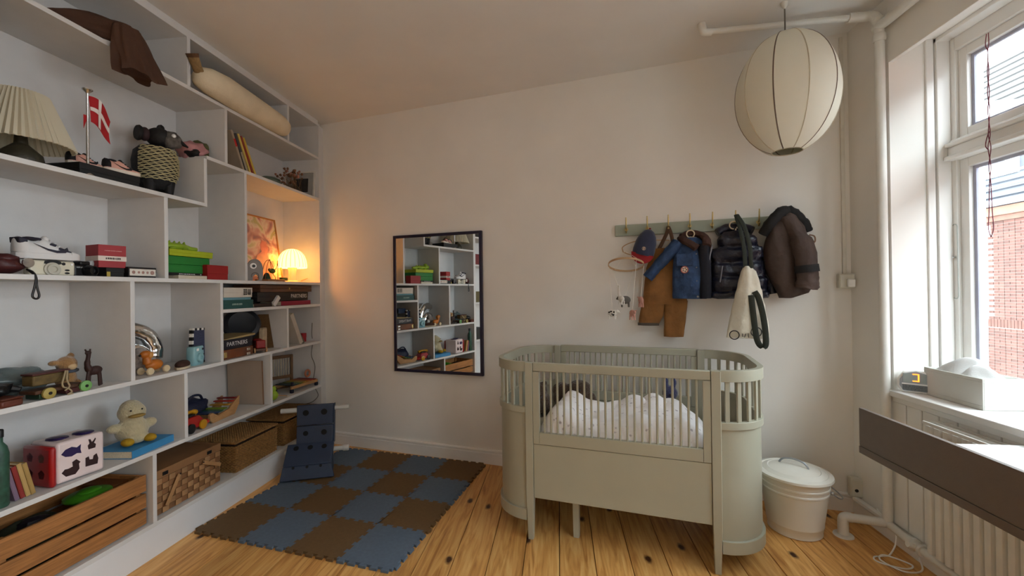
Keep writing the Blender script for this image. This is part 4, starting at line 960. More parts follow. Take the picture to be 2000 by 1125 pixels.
t = thing('fabric_bundle', 'bundle of pink and olive cloth on the raised shelf step', 'cloth', (-2.09, 2.215, T2R))
MB().ball((.0, -.015, .045), (.075, .060, .05), 24, 14, wob=.45, seed=2).out('pink_cloth', mat('dusty_pink', (.70, .50, .50), .9, var=.25, vs=18, bump=.3, bs=60), t, ang=80)
MB().ball((-.04, .040, .058), (.09, .036, .062), 24, 14, wob=.35, seed=5).out('olive_cloth', mat('olive_cloth', (.33, .33, .20), .9, var=.1), t, ang=80)
MB().ball((.035, -.048, .02), (.05, .02, .022), 14, 8, wob=.4).out('black_cloth', M_black, t, ang=80)
for k, (y, hh, tt, c, a, lab, bd) in enumerate(((2.520, .262, .018, (.62, .56, .48), .42, 'leaning book with a pale spine and red band on the upper shelf', ((.70, .12, .10), .62, .80)),
    (2.556, .255, .020, (.24, .24, .25), .43, 'dark grey book leaning second in the upper row', ((.62, .58, .50), .05, .55)), (2.592, .265, .016, (.80, .70, .36), .44, 'pale yellow book leaning third in the upper row', None),
    (2.622, .262, .014, (.55, .20, .14), .45, 'thin brick red book leaning in the upper row', None), (2.652, .262, .015, (.78, .66, .26), .46, 'mustard yellow book leaning last in the upper row', None))):
    book(lab, -2.02 - .004 * k, y, T2R + .006, .17, hh, tt, c, rx=a, band=bd, group='leaning books on the upper shelf')
t = thing('fabric_roll', 'flat grey green folded cloth beside the leaning upper books', 'cloth', (-2.06, 2.80, T2R))
MB().ball((0, 0, .018), (.08, .10, .018), 20, 10, wob=.2, seed=1).out('lower_fold', mat('grey_green_cloth', (.38, .43, .38), .9), t, ang=80)
MB().ball((.0, .02, .045), (.06, .07, .012), 20, 10, wob=.25, seed=3).out('upper_fold', mat('grey_green_cloth', (.38, .43, .38)), t, ang=80)
t = thing('dried_flowers', 'bunch of dried brown flowers lying on the upper shelf', 'dried flowers', (-2.03, 3.0, T2R))
rnd = random.Random(5); m = MB(); m2 = MB(); m3 = MB()
for k in range(46):
    a = rnd.uniform(-1.2, 1.2); L_ = rnd.uniform(.06, .16); d = Vector((rnd.uniform(-.5, .35), -math.cos(a) * .6 + .2, abs(math.sin(a)) * .9 + .1)); d.normalize()
    p = Vector((rnd.uniform(-.04, .04), .05 + rnd.uniform(-.06, .05), .012)); q = p + d * L_
    m.tube([p, p.lerp(q, .5) + Vector((0, 0, .008)), q], .0012, 4)
    (m2 if k % 3 else m3).ball(q, (rnd.uniform(.006, .013),) * 3, 7, 5, wob=.5, seed=k)
m.out('stems', mat('dry_stem', (.42, .33, .22), .9), t)['kind'] = 'stuff'; m2.out('seed_heads', mat('dry_flower', (.46, .33, .24), .95), t)['kind'] = 'stuff'; m3.out('petals', mat('dry_pink', (.62, .42, .34), .95), t)['kind'] = 'stuff'
t = thing('photo_frame', 'white framed dark photograph leaning at the end of the upper shelf', 'picture frame', (-2.125, 3.262, T2R + .001), 0, rx=math.radians(-5))
w, hh = .27, .225; M_pf = mat('white_frame', (.82, .81, .78), .5)
for nm, a in (('frame_side', (-w / 2, -w / 2 + .013, 0, hh)), ('frame_side', (w / 2 - .013, w / 2, 0, hh)), ('frame_rail', (-w / 2 + .013, w / 2 - .013, 0, .013)), ('frame_rail', (-w / 2 + .013, w / 2 - .013, hh - .013, hh))): MB().box(a[0], a[1], -.014, 0, a[2], a[3]).out(nm, M_pf, t, .001)
BX('mount', mat('grey_mount', (.62, .62, .60), .9), -w / 2 + .013, w / 2 - .013, -.006, -.002, .013, hh - .013, t)
MB().box(-.055, .075, -.008, -.006, .05, .165).out('photograph', mat('dark_photo', (.14, .14, .13), .4, var=.9, vs=14), t)

# ---------------------------------------------------------------- middle shelf (camera height)
t = thing('leather_pouch', 'maroon leather pouch at the end of the middle shelf', 'bag', (-2.06, 1.335, T3))
MB().ball((0, 0, .036), (.07, .062, .036), 24, 12, wob=.2, seed=3).out('pouch', mat('maroon_leather', (.26, .09, .09), .5, var=.2, bump=.2, bs=80), t, ang=80)
MB().ball((.02, .0, .058), (.045, .04, .02), 16, 8, wob=.2).out('flap', mat('maroon_leather', (.26, .09, .09)), t, ang=80)
MB().lathe([(.018, .0), (.018, .006), (.0, .007)], (.066, .04, .045), 16, 'x').out('clasp', M_steel, t)
t = thing('compact_camera', 'cream compact camera with a round lens and black flash on the middle shelf', 'camera', (-1.995, 1.457, T3), -.04)
M_cam = mat('cream_plastic', (.80, .78, .70), .4)
MB().box(-.035, .0, -.073, .075, 0, .058).out('case', M_cam, t, .008, 3)
MB().lathe([(.026, 0), (.027, .006), (.022, .009), (.021, .014), (.012, .014), (.010, .010), (.0, .010)], (.0, -.005, .024), 24, 'x').out('lens', mat('lens_ring', (.70, .69, .64), .35), t)
MB().prism([(-.030, .046), (-.026, .056), (-.010, .060), (.010, .060), (.024, .056), (.028, .046), (.012, .042), (-.012, .042)], -.002, .002, 'x').out('flash', M_black, t)
for y, z in ((.046, .020), (.046, .008)): MB().ball((.001, y, z + .002), (.002, .009, .004), 10, 6).out('button', M_black, t)
MB().cyl((0, .034, .047), (.002, .034, .047), .006, n=12).out('viewfinder', M_black, t); MB().cyl((0, .062, .046), (.002, .062, .046), .004, n=12).out('lamp_window', M_white, t)
MB().tube(spline([(-.01, -.074, .02), (.028, -.082, .01), (.040, -.080, -.012), (.042, -.086, -.05), (.042, -.092, -.082), (.042, -.080, -.092), (.042, -.072, -.080), (.041, -.078, -.045), (.036, -.078, -.008), (.0, -.074, .015)], 6), .0036, 7).out('wrist_strap', M_black, t)
t = thing('white_sneaker', 'white and navy child sneaker lying on the cream camera', 'shoe', (-2.035, 1.36, T3 + .062), -.10)
S_w = mat('white_leather', (.80, .80, .80), .55); S_n = mat('navy_leather', (.10, .09, .16), .6); sneaker(t, .20, S_w, S_w, S_w, S_w, S_n)
MB().tube(arc((0, .048, .078), .026, 0, 2 * PI, 20, 'xy'), .005, 8, True).out('collar', S_n, t); MB().prism([(.004, .058), (.03, .062), (.028, .076), (.002, .082)], -.0265, .0265, 'x').out('heel_tab', S_n, t, .004)
for y_, z_ in ((.098, .066), (.124, .050), (.148, .040)): MB().prism([(y_, z_), (y_ + .016, z_ - .005), (y_ + .012, z_ - .014), (y_ - .006, z_ - .008)], .022, .0295, 'x').out('overlay_patch', S_n, t, .001)
t = thing('black_camera', 'black camera with a stubby lens beside the red box', 'camera', (-2.02, 1.597, T3), .15)
MB().box(-.05, .0, -.052, .05, 0, .048).box(-.042, -.006, -.022, .024, .048, .066).out('case', M_black, t, .006, 3)
MB().lathe([(.024, 0), (.025, .012), (.022, .020), (.020, .032), (.017, .032), (.014, .022), (0, .020)], (.0, .0, .025), 22, 'x').out('lens', mat('lens_black', (.05, .05, .06), .25), t)
MB().lathe([(.012, 0), (.014, .01), (.012, .022), (0, .024)], (-.02, .035, .048), 14).out('flash_dome', mat('grey_glass', (.55, .55, .55), .2), t)
printed(t, .0002, -.030, .038, word(.030, 5, .006), (.62, .62, .62))
game_box('flat black box under the red cube box', -2.13, -1.995, 1.655, 1.733, T3, T3 + .042, (.06, .06, .065), band=((.66, .58, .25), .98, -.60, .05, .55))
t = thing('red_box', 'small red cube box with a white band and black lettering', 'box', (-2.06, 1.708, T3 + .043), -.25)
c = cm((.60, .13, .15))
MB().box(-.048, .048, -.05, .05, 0, .040).out('tray', c, t, .001); MB().box(-.049, .049, -.051, .051, .041, .102).out('lid', c, t, .001)
MB().box(-.0498, .0498, -.0518, .0518, .030, .052).out('label_strip', cm((.85, .80, .76)), t)
printed(t, .0500, .004, .041, word(.058, 9, .010), (.14, .10, .10)); printed(t, .0492, .004, .076, word(.064, 14, .004), (.80, .56, .55))
t = game_box('long black domino box with a white label', -2.07, -1.985, 1.742, 1.878, T3, T3 + .050, (.07, .055, .06), band=((.84, .82, .78), .92, .94, .18, .82))
for y, r in ((-.045, .008), (-.02, .006), (.0, .007), (.022, .006), (.046, .010)): MB().cyl((.043, y, .025), (.0441, y, .025), r, n=12).out('label_print', cm((.62, .48, .44)), t)
# green boxes
game_box('tall green game box below the lime lid', -2.20, -2.015, 1.960, 2.232, T3 + .034, T3 + .122, (.10, .45, .16), lid=.5)
t = game_box('flat lime green box lying on the green game box', -2.19, -2.0, 1.965, 2.240, T3 + .123, T3 + .157, (.62, .68, .10))
t = thing('crocodile_toy', 'lime green toy crocodile lying on the lime box', 'toy', (-2.09, 2.10, T3 + .158))
M_lim = mat('lime_plastic', (.55, .66, .16), .45, var=.15, vs=18); m = MB()
m.ball((0, -.02, .022), (.035, .09, .022), 18, 10).tube([(0, .04, .02), (.0, .085, .016), (.01, .115, .018)], [.022, .015, .010], 10).out('body', M_lim, t)
MB().ball((0, -.11, .032), (.03, .045, .028), 16, 10).ball((.0, -.10, .055), (.025, .02, .018), 12, 8).out('head', M_lim, t)
for x_, y_ in ((.03, .02), (-.03, .02), (.03, -.06), (-.03, -.06)): MB().ball((x_, y_, .010), (.014, .018, .010), 10, 6).out('foot', M_lim, t)
for y_ in (-.05, -.02, .01, .04): MB().tube([(0, y_, .038), (0, y_ + .004, .054)], [.010, .002], 8).out('back_spike', M_lim, t)
t = book('black paperback lying flat under the green game box', -2.0, 2.165, T3 + .0265, .15, .205, .0135, (.05, .05, .055), rx=PI / 2)
printed(t, .0006, 0, .10, [(c_, d_, a_, b_) for a_, b_, c_, d_ in word(.10, 11, .006)] + [(-.003, .003, -.092, -.086)], (.80, .80, .80))
book('thick cream paperback lying flat at the bottom of the green pile', -1.985, 2.180, T3 + .010, .15, .18, .019, (.80, .76, .68), rx=PI / 2)
game_box('small plain red box beside the green pile', -2.06, -1.985, 2.185, 2.335, T3, T3 + .085, (.55, .07, .08), 'red_box', 'box', lid=.6)

# lit compartment
t = thing('framed_print', 'framed warm pink and yellow figure print leaning in the lit compartment', 'picture', (-2.150, 2.86, T3), 0, ry=math.radians(-8))
w, hh = .46, .500; M_go = mat('gilt_frame', (.70, .50, .28), .4, .4)
for nm, a in (('frame_side', (-w / 2, -w / 2 + .012, 0, hh)), ('frame_side', (w / 2 - .012, w / 2, 0, hh)), ('frame_rail', (-w / 2 + .012, w / 2 - .012, 0, .012)), ('frame_rail', (-w / 2 + .012, w / 2 - .012, hh - .012, hh))): MB().box(-.016, 0, a[0], a[1], a[2], a[3]).out(nm, M_go, t, .001)
def _art(nt, b, L, N):
    tc = N('ShaderNodeTexCoord'); n = N('ShaderNodeTexNoise'); n.inputs['Scale'].default_value = 7.5; n.inputs['Detail'].default_value = 2; n.inputs['Distortion'].default_value = 1.1; L(tc.outputs['Object'], n.inputs['Vector'])
    r = N('ShaderNodeValToRGB'); e_ = r.color_ramp.elements; e_[0].position = .30; e_[0].color = lin((.45, .40, .45)) + (1,); e_[1].position = .72; e_[1].color = lin((.86, .78, .48)) + (1,)
    for p, c_ in ((.40, (.66, .46, .44)), (.48, (.80, .62, .56)), (.56, (.86, .80, .70)), (.64, (.70, .68, .48))): x_ = e_.new(p); x_.color = lin(c_) + (1,)
    L(n.outputs['Fac'], r.inputs['Fac']); L(r.outputs['Color'], b.inputs['Base Color']); b.inputs['Roughness'].default_value = .12; b.inputs['Coat Weight'].default_value = .6
MB().box(-.008, -.005, -w / 2 + .012, w / 2 - .012, .012, hh - .012).out('print', node_mat('painterly_print', _art), t)
MB().prism([(.02, .02), (.10, .02), (.12, .10), (.16, .13), (.15, .17), (.10, .16), (.09, .22), (.11, .26), (.09, .31), (.05, .32), (.02, .28), (.03, .23), (-.02, .20), (-.06, .12), (-.03, .09)], -.005, -.0042, 'x').out('painted_figure', mat('coral_paint', (.80, .50, .44), .3, var=.25, vs=14), t)

t = thing('eye_ring_toy', 'grey wooden elephant toy with a big eye and curled trunk', 'toy', (-2.01, 2.59, T3), -.75)
pl_ = [(.046 * math.cos(a), .085 + .062 * math.sin(a)) for a in [PI * k / 16 for k in range(17)]] + [(-.046, .04), (-.04, .0), (-.012, .0), (-.012, .03), (.006, .045), (.022, .03), (.022, .012), (.010, .006), (.016, .0), (.040, .004), (.048, .03)]
MB().prism(pl_, -.012, .012, 'x').out('body', mat('grey_wood_paint', (.52, .51, .50), .6), t, .003)
MB().cyl((.012, -.010, .100), (.016, -.010, .100), .019, n=20).out('eye_white', M_white, t); MB().cyl((.016, -.008, .099), (.019, -.008, .099), .010, n=16).out('pupil', M_black, t)
MB().tube(arc((.0125, .0, .035), .021, -.8, 3.6, 16, 'yz'), .002, 5).out('trunk_line', cm((.32, .28, .25)), t)
t = thing('bead_maze', 'wooden bead maze with looping wires and a green bead', 'toy', (-2.03, 2.765, T3))
BX('base', mat('beech', (.56, .40, .26), .5, var=.15, vs=30, stretch=(4, 1, 4)), -.05, .05, -.085, .095, 0, .016, t, .004)
M_w1 = mat('red_wire', (.55, .22, .12), .4); 
MB().tube(spline([(.02, -.075, .016), (.03, -.07, .10), (.02, -.03, .155), (.0, .01, .12), (.02, .0, .07), (.03, .03, .10), (.01, .07, .15), (.0, .085, .016)], 8), .0022, 6).out('wire', M_w1, t)
MB().tube(spline([(-.02, -.06, .016), (-.02, -.03, .12), (-.03, .03, .155), (-.02, .06, .11), (0, .03, .06), (.0, .06, .03), (-.02, .08, .016)], 8), .0022, 6).out('wire', mat('brown_wire2', (.42, .26, .14), .4), t)
MB().ball((.02, -.002, .075), (.02, .024, .018), 14, 10).out('bead', mat('green_bead', (.33, .38, .13), .35), t)
MB().ball((.02, -.030, .082), .011, 12, 8).out('bead', mat('olive_bead', (.42, .36, .14), .35), t)
MB().lathe([(.028, .016), (.024, .03), (.016, .052), (.008, .06)], (.01, -.045, 0), 16).out('cone', mat('dark_green_paint', (.12, .22, .14), .4), t)
MB().box(.0, .03, .098, .155, .010, .032).out('tag_block', mat('green_bead', (.33, .38, .13)), t, .003)

t = thing('mushroom_lamp', 'small lit dome table lamp of ribbed glass glowing warm', 'lamp', (-2.075, 3.085, T3))
M_glow = mat('glowing_glass', (.95, .85, .62), .35, var=.02, emit=(1.0, .70, .34), es=2.5)
rg = []; n = 80
for r, z in ((.100, .112), (.103, .118), (.103, .14), (.098, .175), (.086, .21), (.066, .238), (.040, .256), (.012, .262)):
    rg.append([(r * (1 + .022 * math.cos(20 * 2 * PI * k / n)) * math.cos(2 * PI * k / n), r * (1 + .022 * math.cos(20 * 2 * PI * k / n)) * math.sin(2 * PI * k / n), z) for k in range(n)])
MB().loft(rg, (False, True)).out('dome', M_glow, t, ang=80)
M_ribg = mat('glowing_rib', (.9, .75, .5), .4, var=.02, emit=(1.0, .66, .30), es=.4)
for k in range(20):
    a_ = 2 * PI * (k + .5) / 20; MB().tube([(r * math.cos(a_), r * math.sin(a_), z) for r, z in ((.1015, .118), (.1015, .14), (.0965, .175), (.085, .209), (.066, .236), (.042, .254))], .0022, 5).out('rib', M_ribg, t)
MB().lathe([(.050, 0), (.050, .006), (.030, .016), (.026, .05), (.028, .09), (.034, .115)], n=28).out('stem', mat('pink_glass', (.86, .70, .58), .25, var=.05, emit=(1, .6, .35), es=.12), t)
o = MB().tube(spline([(-2.05, 3.13, T3 + .004), (-2.03, 3.20, T3 + .03), (-2.06, 3.255, T3 + .035), (-2.12, 3.268, T3 + .02)], 8), .0025, 6).out('lamp_cable', mat('clear_cable', (.66, .58, .48), .4)); tag(o, 'thin pale cable behind the glowing dome lamp', 'cable')
# ---------------------------------------------------------------- game shelf
game_box('white game box with black block print topping the left stack', -2.20, -1.985, 2.300, 2.535, T4 + .070, T4 + .130, (.80, .77, .72))
printed([o for o in bpy.data.objects if o.get('label', '').startswith('white game box with')][0], .1078, .0, .032, [(.040 + j * .016, .053 + j * .016, -.018 + i * .010, -.0105 + i * .010) for i in range(4) for j in range(2)] + [(.076 + k * .0075, .0805 + k * .0075, -.018, .019) for k in range(4)], (.13, .12, .12))
game_box('thin pale blue game box in the middle of the stack', -2.20, -1.99, 2.296, 2.530, T4 + .0545, T4 + .069, (.42, .60, .64))
game_box('teal game box at the bottom of the stack', -2.20, -1.982, 2.290, 2.540, T4, T4 + .0535, (.11, .29, .28))
printed([o for o in bpy.data.objects if o.get('label', '').startswith('teal game box')][0], .1093, -.012, .027, word(.085, 9, .013), (.58, .66, .62))
book('magenta hardback lying under the game box', -1.995, 3.195, T4 + .017, .17, .36, .032, (.55, .10, .22), rx=PI / 2)
game_box('long black game box lettered PARTNERS in white on the narrow shelf', -2.22, -2.0, 2.600, 3.170, T4 + .036, T4 + .100, (.085, .08, .085), words='PARTNERS', wsize=.042, wcol=(.82, .80, .78), wy=.79, wz=.5)
t = thing('wooden_case', 'flat brown wooden case lying on top of the long black game box', 'box', (-2.10, 2.93, T4 + .101))
W_wal = mat('walnut', (.36, .24, .17), .5, var=.2, vs=12, stretch=(8, 1, 8))
BX('case_bottom', W_wal, -.10, .10, -.30, .29, 0, .024, t, .002); BX('case_lid', W_wal, -.10, .10, -.30, .29, .025, .050, t, .002); MB().cyl((.10, 0, .025), (.105, 0, .025), .008, n=12).out('clasp', M_brass, t)
book('small black book lying on the narrow shelf beside the teal box', -1.995, 2.735, T4 + .0125, .12, .17, .022, (.10, .055, .055), rx=PI / 2)
book('tilted white paperback in front of the long game box', -1.985, 2.745, T4 + .005, .02, .085, .03, (.78, .78, .78), rx=-.75)

# shelf below: stacked games
t = thing('amber_box', 'glossy amber brown wooden box at the bottom of the dark stack', 'box', (-2.09, 2.43, T5))
M_amb = mat('amber_gloss', (.36, .17, .07), .2, var=.3, vs=14, coat=.5)
BX('case', M_amb, -.10, .10, -.135, .115, 0, .058, t, .004); MB().box(.100, .103, -.128, -.108, .012, .045).out('end_plate', M_brass, t, .001)
for z in (.012, .040): MB().box(.100, .1035, .055, .085, z - .008, z + .008).out('latch', M_steel, t, .001)
game_box('dark navy game box lettered PARTNERS lying on the amber box', -2.2, -1.995, 2.305, 2.545, T5 + .059, T5 + .118, (.055, .065, .11), words='PARTNERS', wsize=.036, wcol=(.80, .80, .80), wy=.45)
book('cream picture book lying tilted on the navy game box', -2.0, 2.575, T5 + .131, .19, .27, .012, (.62, .55, .38), rx=PI / 2 + .06)
game_box('small blue tin on the cream picture book', -2.20, -2.10, 2.30, 2.40, T5 + .165, T5 + .215, (.12, .19, .30), 'tin')
t = thing('steering_wheel_toy', 'dark round toy wheel with a grey centre leaning at the back', 'toy', (-2.15, 2.645, T5 + .185), -.75, ry=math.radians(-20), rx=.1)
M_dk = mat('dark_slate_plastic', (.11, .125, .15), .45)
MB().lathe([(.060, -.02), (.085, -.03), (.108, -.018), (.115, 0), (.106, .018), (.082, .026), (.060, .018)], (0, 0, 0), 36, 'x').out('rim', M_dk, t)
MB().lathe([(.0, .006), (.035, .008), (.060, .0), (.062, -.012)], (0, 0, 0), 28, 'x').out('hub', mat('slate_grey', (.40, .43, .45), .4), t)
MB().box(-.005, .012, -.058, .058, -.006, .006).out('spoke', M_dk, t, .002)
t = thing('cork_board', 'brown cork board with pale edge leaning against the upright', 'board', (-2.13, 2.80, T5), 0, rx=math.radians(0))
MB().M
m = MB(); m.M = Matrix.Rotation(.70, 4, 'Z') @ Matrix.Rotation(-.10, 4, 'X'); m.box(-.16, .15, -.006, .0, .001, .245); m.out('panel', mat('cork', (.36, .26, .14), .9, var=.15, vs=120), t)
m = MB(); m.M = Matrix.Rotation(.70, 4, 'Z') @ Matrix.Rotation(-.10, 4, 'X'); m.box(.151, .158, -.007, .001, .001, .246); m.out('edge_strip', mat('pale_pine', (.70, .58, .42), .7), t)
t = thing('toy_truck', 'small red and brown wooden toy truck in front of the cork board', 'toy', (-2.02, 2.63, T5), .9)
M_rd = mat('red_paint', (.50, .06, .06), .35)
BX('chassis', W_wal, -.03, .03, -.07, .06, .015, .030, t, .002); BX('cab', M_rd, -.028, .028, -.065, -.015, .031, .085, t, .006); BX('load_bed', M_amb, -.03, .03, -.01, .06, .031, .055, t, .003); BX('load', M_rd, -.026, .026, -.005, .055, .056, .090, t, .012)
for x_ in (-.034, .034):
    for y_ in (-.045, .035): MB().lathe([(.017, -.005), (.018, 0), (.017, .005)], (x_, y_, .018), 16, 'x').out('wheel', mat('beech_wheel', (.66, .50, .34), .5), t)
t = thing('card_box', 'little cream patterned card box beside the cork board', 'box', (-2.06, 2.73, T5 + .0), .2)
BX('carton', mat('cream_card', (.70, .63, .52), .8, var=.2, vs=40), -.012, .012, -.03, .03, 0, .150, t, .001); BX('flap', mat('cream_card', (.70, .63, .52)), -.011, .011, -.028, .028, .151, .156, t, .001)
book('thick white book leaning in the end compartment of the games shelf', -1.99, 3.065, T5 + .004, .17, .262, .040, (.74, .71, .66), rx=.47, group='leaning white books')
book('grey green book leaning beneath the thick white one', -1.995, 3.105, T5 + .004, .18, .21, .020, (.36, .38, .34), rx=.62)
game_box('tiny bright red box standing at the end of the games shelf', -2.08, -2.045, 3.165, 3.215, T5, T5 + .07, (.62, .10, .16), 'red_box', 'box')
o = MB().tube(spline([(-2.03, 3.272, 1.02), (-2.035, 3.272, .93), (-2.03, 3.272, .89)], 6) , .003, 6).tube(spline([(-2.03, 3.272, .84), (-2.04, 3.272, .75), (-2.01, 3.272, .66), (-2.03, 3.272, .53)], 6), .003, 6).tube(spline([(-2.01, 3.272, .48), (-1.985, 3.272, .42), (-2.03, 3.26, .37), (-2.10, 3.25, .35)], 6), .003, 6).out('lamp_flex', mat('grey_cord', (.42, .40, .37)))
tag(o, 'grey lamp flex running down the end panel of the bookcase', 'cable')

# ---------------------------------------------------------------- toys, left compartment
t = thing('wooden_giraffe', 'dark carved wooden giraffe standing on the toy shelf', 'giraffe', (-2.02, 1.617, T5), 0)
M_gi = mat('dark_carved_wood', (.20, .105, .085), .6, var=.2, bump=.3, bs=70)
m = MB().ball((0, .008, .070), (.013, .030, .020), 16, 10)
for y_, f in ((-.024, -.008), (-.010, -.002), (.022, 0), (.034, .004)): m.cyl((.005 * (1 if y_ in (-.024, .022) else -1), y_ * .9, .068), (.005 * (1 if y_ in (-.024, .022) else -1), y_ + f, 0), .0062, .0052, 8)
m.tube(spline([(0, -.014, .072), (0, -.022, .100), (0, -.018, .130), (0, -.016, .146)], 5), [.013] * 4 + [.0105] * 4 + [.008] * 8, 10).ball((0, -.018, .150), (.008, .013, .0095), 12, 8)
m.out('body', M_gi, t, remesh=.0022)
for y_ in (-.026, -.006): MB().tube([(0, y_ * .6 - .008, .154), (0, y_ - .004, .166)], [.0035, .003], 7).out('ear', M_gi, t)
t = thing('leather_case', 'flat reddish brown leather case at the edge of the toy shelf', 'box', (-2.03, 1.288, T5), .05)
M_le = mat('tan_red_leather', (.33, .15, .09), .5, var=.2, vs=20, bump=.2, bs=90)
BX('case', M_le, -.07, .075, -.02, .045, 0, .026, t, .006); BX('flap', M_le, -.071, .076, -.0205, .0455, .0265, .033, t, .003)
t = thing('black_glove', 'small black leather lump lying on the brown case', 'glove', (-2.05, 1.315, T5 + .034))
MB().ball((0, 0, .024), (.05, .042, .024), 20, 12, wob=.4, seed=4).out('palm', M_black, t, ang=80)
MB().tube([(.03, .03, .02), (.045, .045, .014)], [.014, .010], 8).out('thumb', M_black, t)
t = thing('plastic_bag', 'crumpled clear plastic bag behind the pull cart', 'bag', (-2.16, 1.44, T5))
MB().ball((0, 0, .060), (.07, .11, .060), 30, 18, wob=.5, seed=8).out('bag', mat('grey_film', (.40, .45, .45), .25, var=.2, alpha=.75), t, ang=80)
MB().tube([(0, -.08, .08), (0, -.11, .10)], [.02, .035], 10, wob=.4).out('gathered_neck', mat('grey_film', (.40, .45, .45)), t)
t = thing('pull_cart', 'wooden pull-along cart toy with a cord and green wheels', 'toy', (-2.0, 1.475, T5), 0)
M_ct = mat('cart_brown', (.30, .19, .12), .6, var=.25, vs=30, stretch=(3, 1, 3))
BX('deck', M_ct, -.045, .03, -.095, .075, .022, .036, t, .003)
BX('bed', mat('cart_olive', (.36, .29, .15), .7, var=.3, vs=50), -.04, .012, -.09, .03, .052, .092, t, .005)
BX('bed_rim', M_rd if False else mat('maroon_trim', (.28, .12, .11), .6), -.042, .014, -.092, .032, .0925, .1, t, .002)
BX('axle_box', mat('dark_green_paint', (.12, .22, .14)), -.03, .032, -.085, -.035, .004, .0215, t, .002)
BX('axle_box', mat('maroon_trim', (.28, .12, .11)), -.03, .035, .00, .05, .004, .0215, t, .002)
for y_, c_ in ((-.06, (.62, .56, .30)), (.066, (.45, .66, .38))):
    MB().lathe([(.018, -.006), (.0215, -.004), (.0215, .004), (.018, .006)], (.040, y_, .022), 20, 'x').out('wheel', cm(c_), t)
    MB().cyl((.046, y_, .022), (.048, y_, .022), .006, n=10).out('axle_cap', M_black, t)
MB().tube(spline([(.02, .01, .095), (.035, -.008, .070), (.045, -.02, .05), (.045, -.015, .035), (.04, .005, .025), (.045, .012, .01), (.05, -.005, .004), (.048, .015, .003)], 6), .003, 6).tube(spline([(.022, .015, .095), (.04, .0, .06), (.046, .004, .035), (.046, -.012, .02)], 6), .003, 6).out('pull_cord', mat('jute', (.62, .56, .44), .9), t)
M_tan = mat('tan_plush', (.62, .46, .28), .95, var=.12, vs=30, sheen=.5, bump=.6, bs=160)
plush('small tan plush animal sitting behind the giraffe', 'plush toy', 'plush_animal', (-2.10, 1.575, T5 + .0), 0, [((0, .0, .045), (.04, .032, .045)), ((.005, .0, .105), (.036, .034, .034)), ((.0, -.04, .115), (.018, .022, .012)), ((0, .02, .138), (.012, .012, .014)), ((.02, .024, .02), (.022, .016, .018))], M_tan,
      [('muzzle', mat('pale_muzzle', (.78, .66, .50), .95), lambda m: m.ball((.032, .0, .095), (.014, .018, .014), 10, 8)), ('collar', mat('blue_grey_knit', (.28, .30, .34), .9), lambda m: m.tube(arc((0, 0, .076), .035, 0, 2 * PI, 18, 'xy'), .007, 6, True))], .004)

# second toy compartment
t = thing('foil_balloon', 'shiny silver foil number balloon standing at the back of the shelf', 'balloon', (-2.17, 1.93, T5), -.2)
def _foil(nt, b, L, N):
    b.inputs['Base Color'].default_value = (.75, .76, .77, 1); b.inputs['Metallic'].default_value = 1; b.inputs['Roughness'].default_value = .12
    tc = N('ShaderNodeTexCoord'); n = N('ShaderNodeTexNoise'); n.inputs['Scale'].default_value = 28; L(tc.outputs['Object'], n.inputs['Vector']); bp = N('ShaderNodeBump'); bp.inputs['Strength'].default_value = .25; L(n.outputs['Fac'], bp.inputs['Height']); L(bp.outputs[0], b.inputs['Normal'])
M_foil = node_mat('silver_foil', _foil)
MB().tube(spline([(0, -.12, .20), (0, -.04, .225), (0, .05, .19), (0, .09, .12), (0, .09, .05)], 8), [.02] + [.038] * 31 + [.02], 18, squash=.8, wob=.12).out('outer_loop', M_foil, t, ang=80)
MB().tube(spline([(.02, -.10, .10), (.02, -.02, .12), (.02, .035, .085), (.02, .04, .03)], 8), [.02] + [.032] * 23 + [.018], 18, squash=.8, wob=.12).out('inner_loop', M_foil, t, ang=80)
t = thing('dog_on_wheels', 'orange wooden dog pull toy on cream wheels', 'toy', (-2.03, 1.895, T5), 0)
M_or = mat('orange_wood', (.70, .40, .12), .45, var=.2, vs=20)
m = MB().ball((0, .01, .045), (.022, .045, .028), 16, 10).tube([(0, -.025, .055), (0, -.030, .085)], [.020, .017], 12).ball((0, -.034, .103), (.019, .027, .019), 14, 10); m.out('body', M_or, t, remesh=.003)
MB().ball((.014, -.018, .098), (.006, .012, .016), 10, 8).out('ear', mat('tan_ear', (.74, .52, .26), .5), t); MB().ball((-.014, -.018, .098), (.006, .012, .016), 10, 8).out('ear', mat('tan_ear', (.74, .52, .26)), t)
MB().ball((0, -.062, .100), .006, 8, 6).out('nose', M_black, t)
for x_ in (-.026, .026):
    for y_ in (-.035, .05): MB().lathe([(.016, -.006), (.0185, 0), (.016, .006)], (x_, y_, .019), 18, 'x').out('wheel', mat('cream_wheel', (.80, .72, .58), .5), t)
MB().tube([(-.03, -.035, .019), (.03, -.035, .019)], .003, 6).tube([(-.03, .05, .019), (.03, .05, .019)], .003, 6).out('axles', mat('cream_wheel', (.80, .72, .58)), t)['kind'] = 'stuff'
plush('grey and white plush behind the orange dog', 'plush toy', 'plush_animal', (-2.12, 1.885, T5), 0, [((0, 0, .05), (.04, .05, .05)), ((.0, .03, .10), (.03, .03, .03)), ((.02, .07, .055), (.02, .025, .02))], mat('grey_plush', (.62, .58, .55), .95, bump=.5, bs=150, sheen=.4), [('paw', F_white, lambda m: m.ball((.03, .075, .05), (.016, .018, .016), 10, 8))], .005)
t = thing('slipper', 'brown child slipper with a cream sole between dog and camera', 'shoe', (-2.01, 2.045, T5), .55)
MB().loft([[(.032 * math.sin(PI * min(1, max(.02, y))) ** .5 * sx, -.075 + .15 * y, z) for sx, z in ((-1, .002), (1, .002), (1, .014), (-1, .014))] for y in [i / 12 for i in range(13)]]).out('sole', mat('cream_sole', (.74, .68, .58), .8), t, .002)
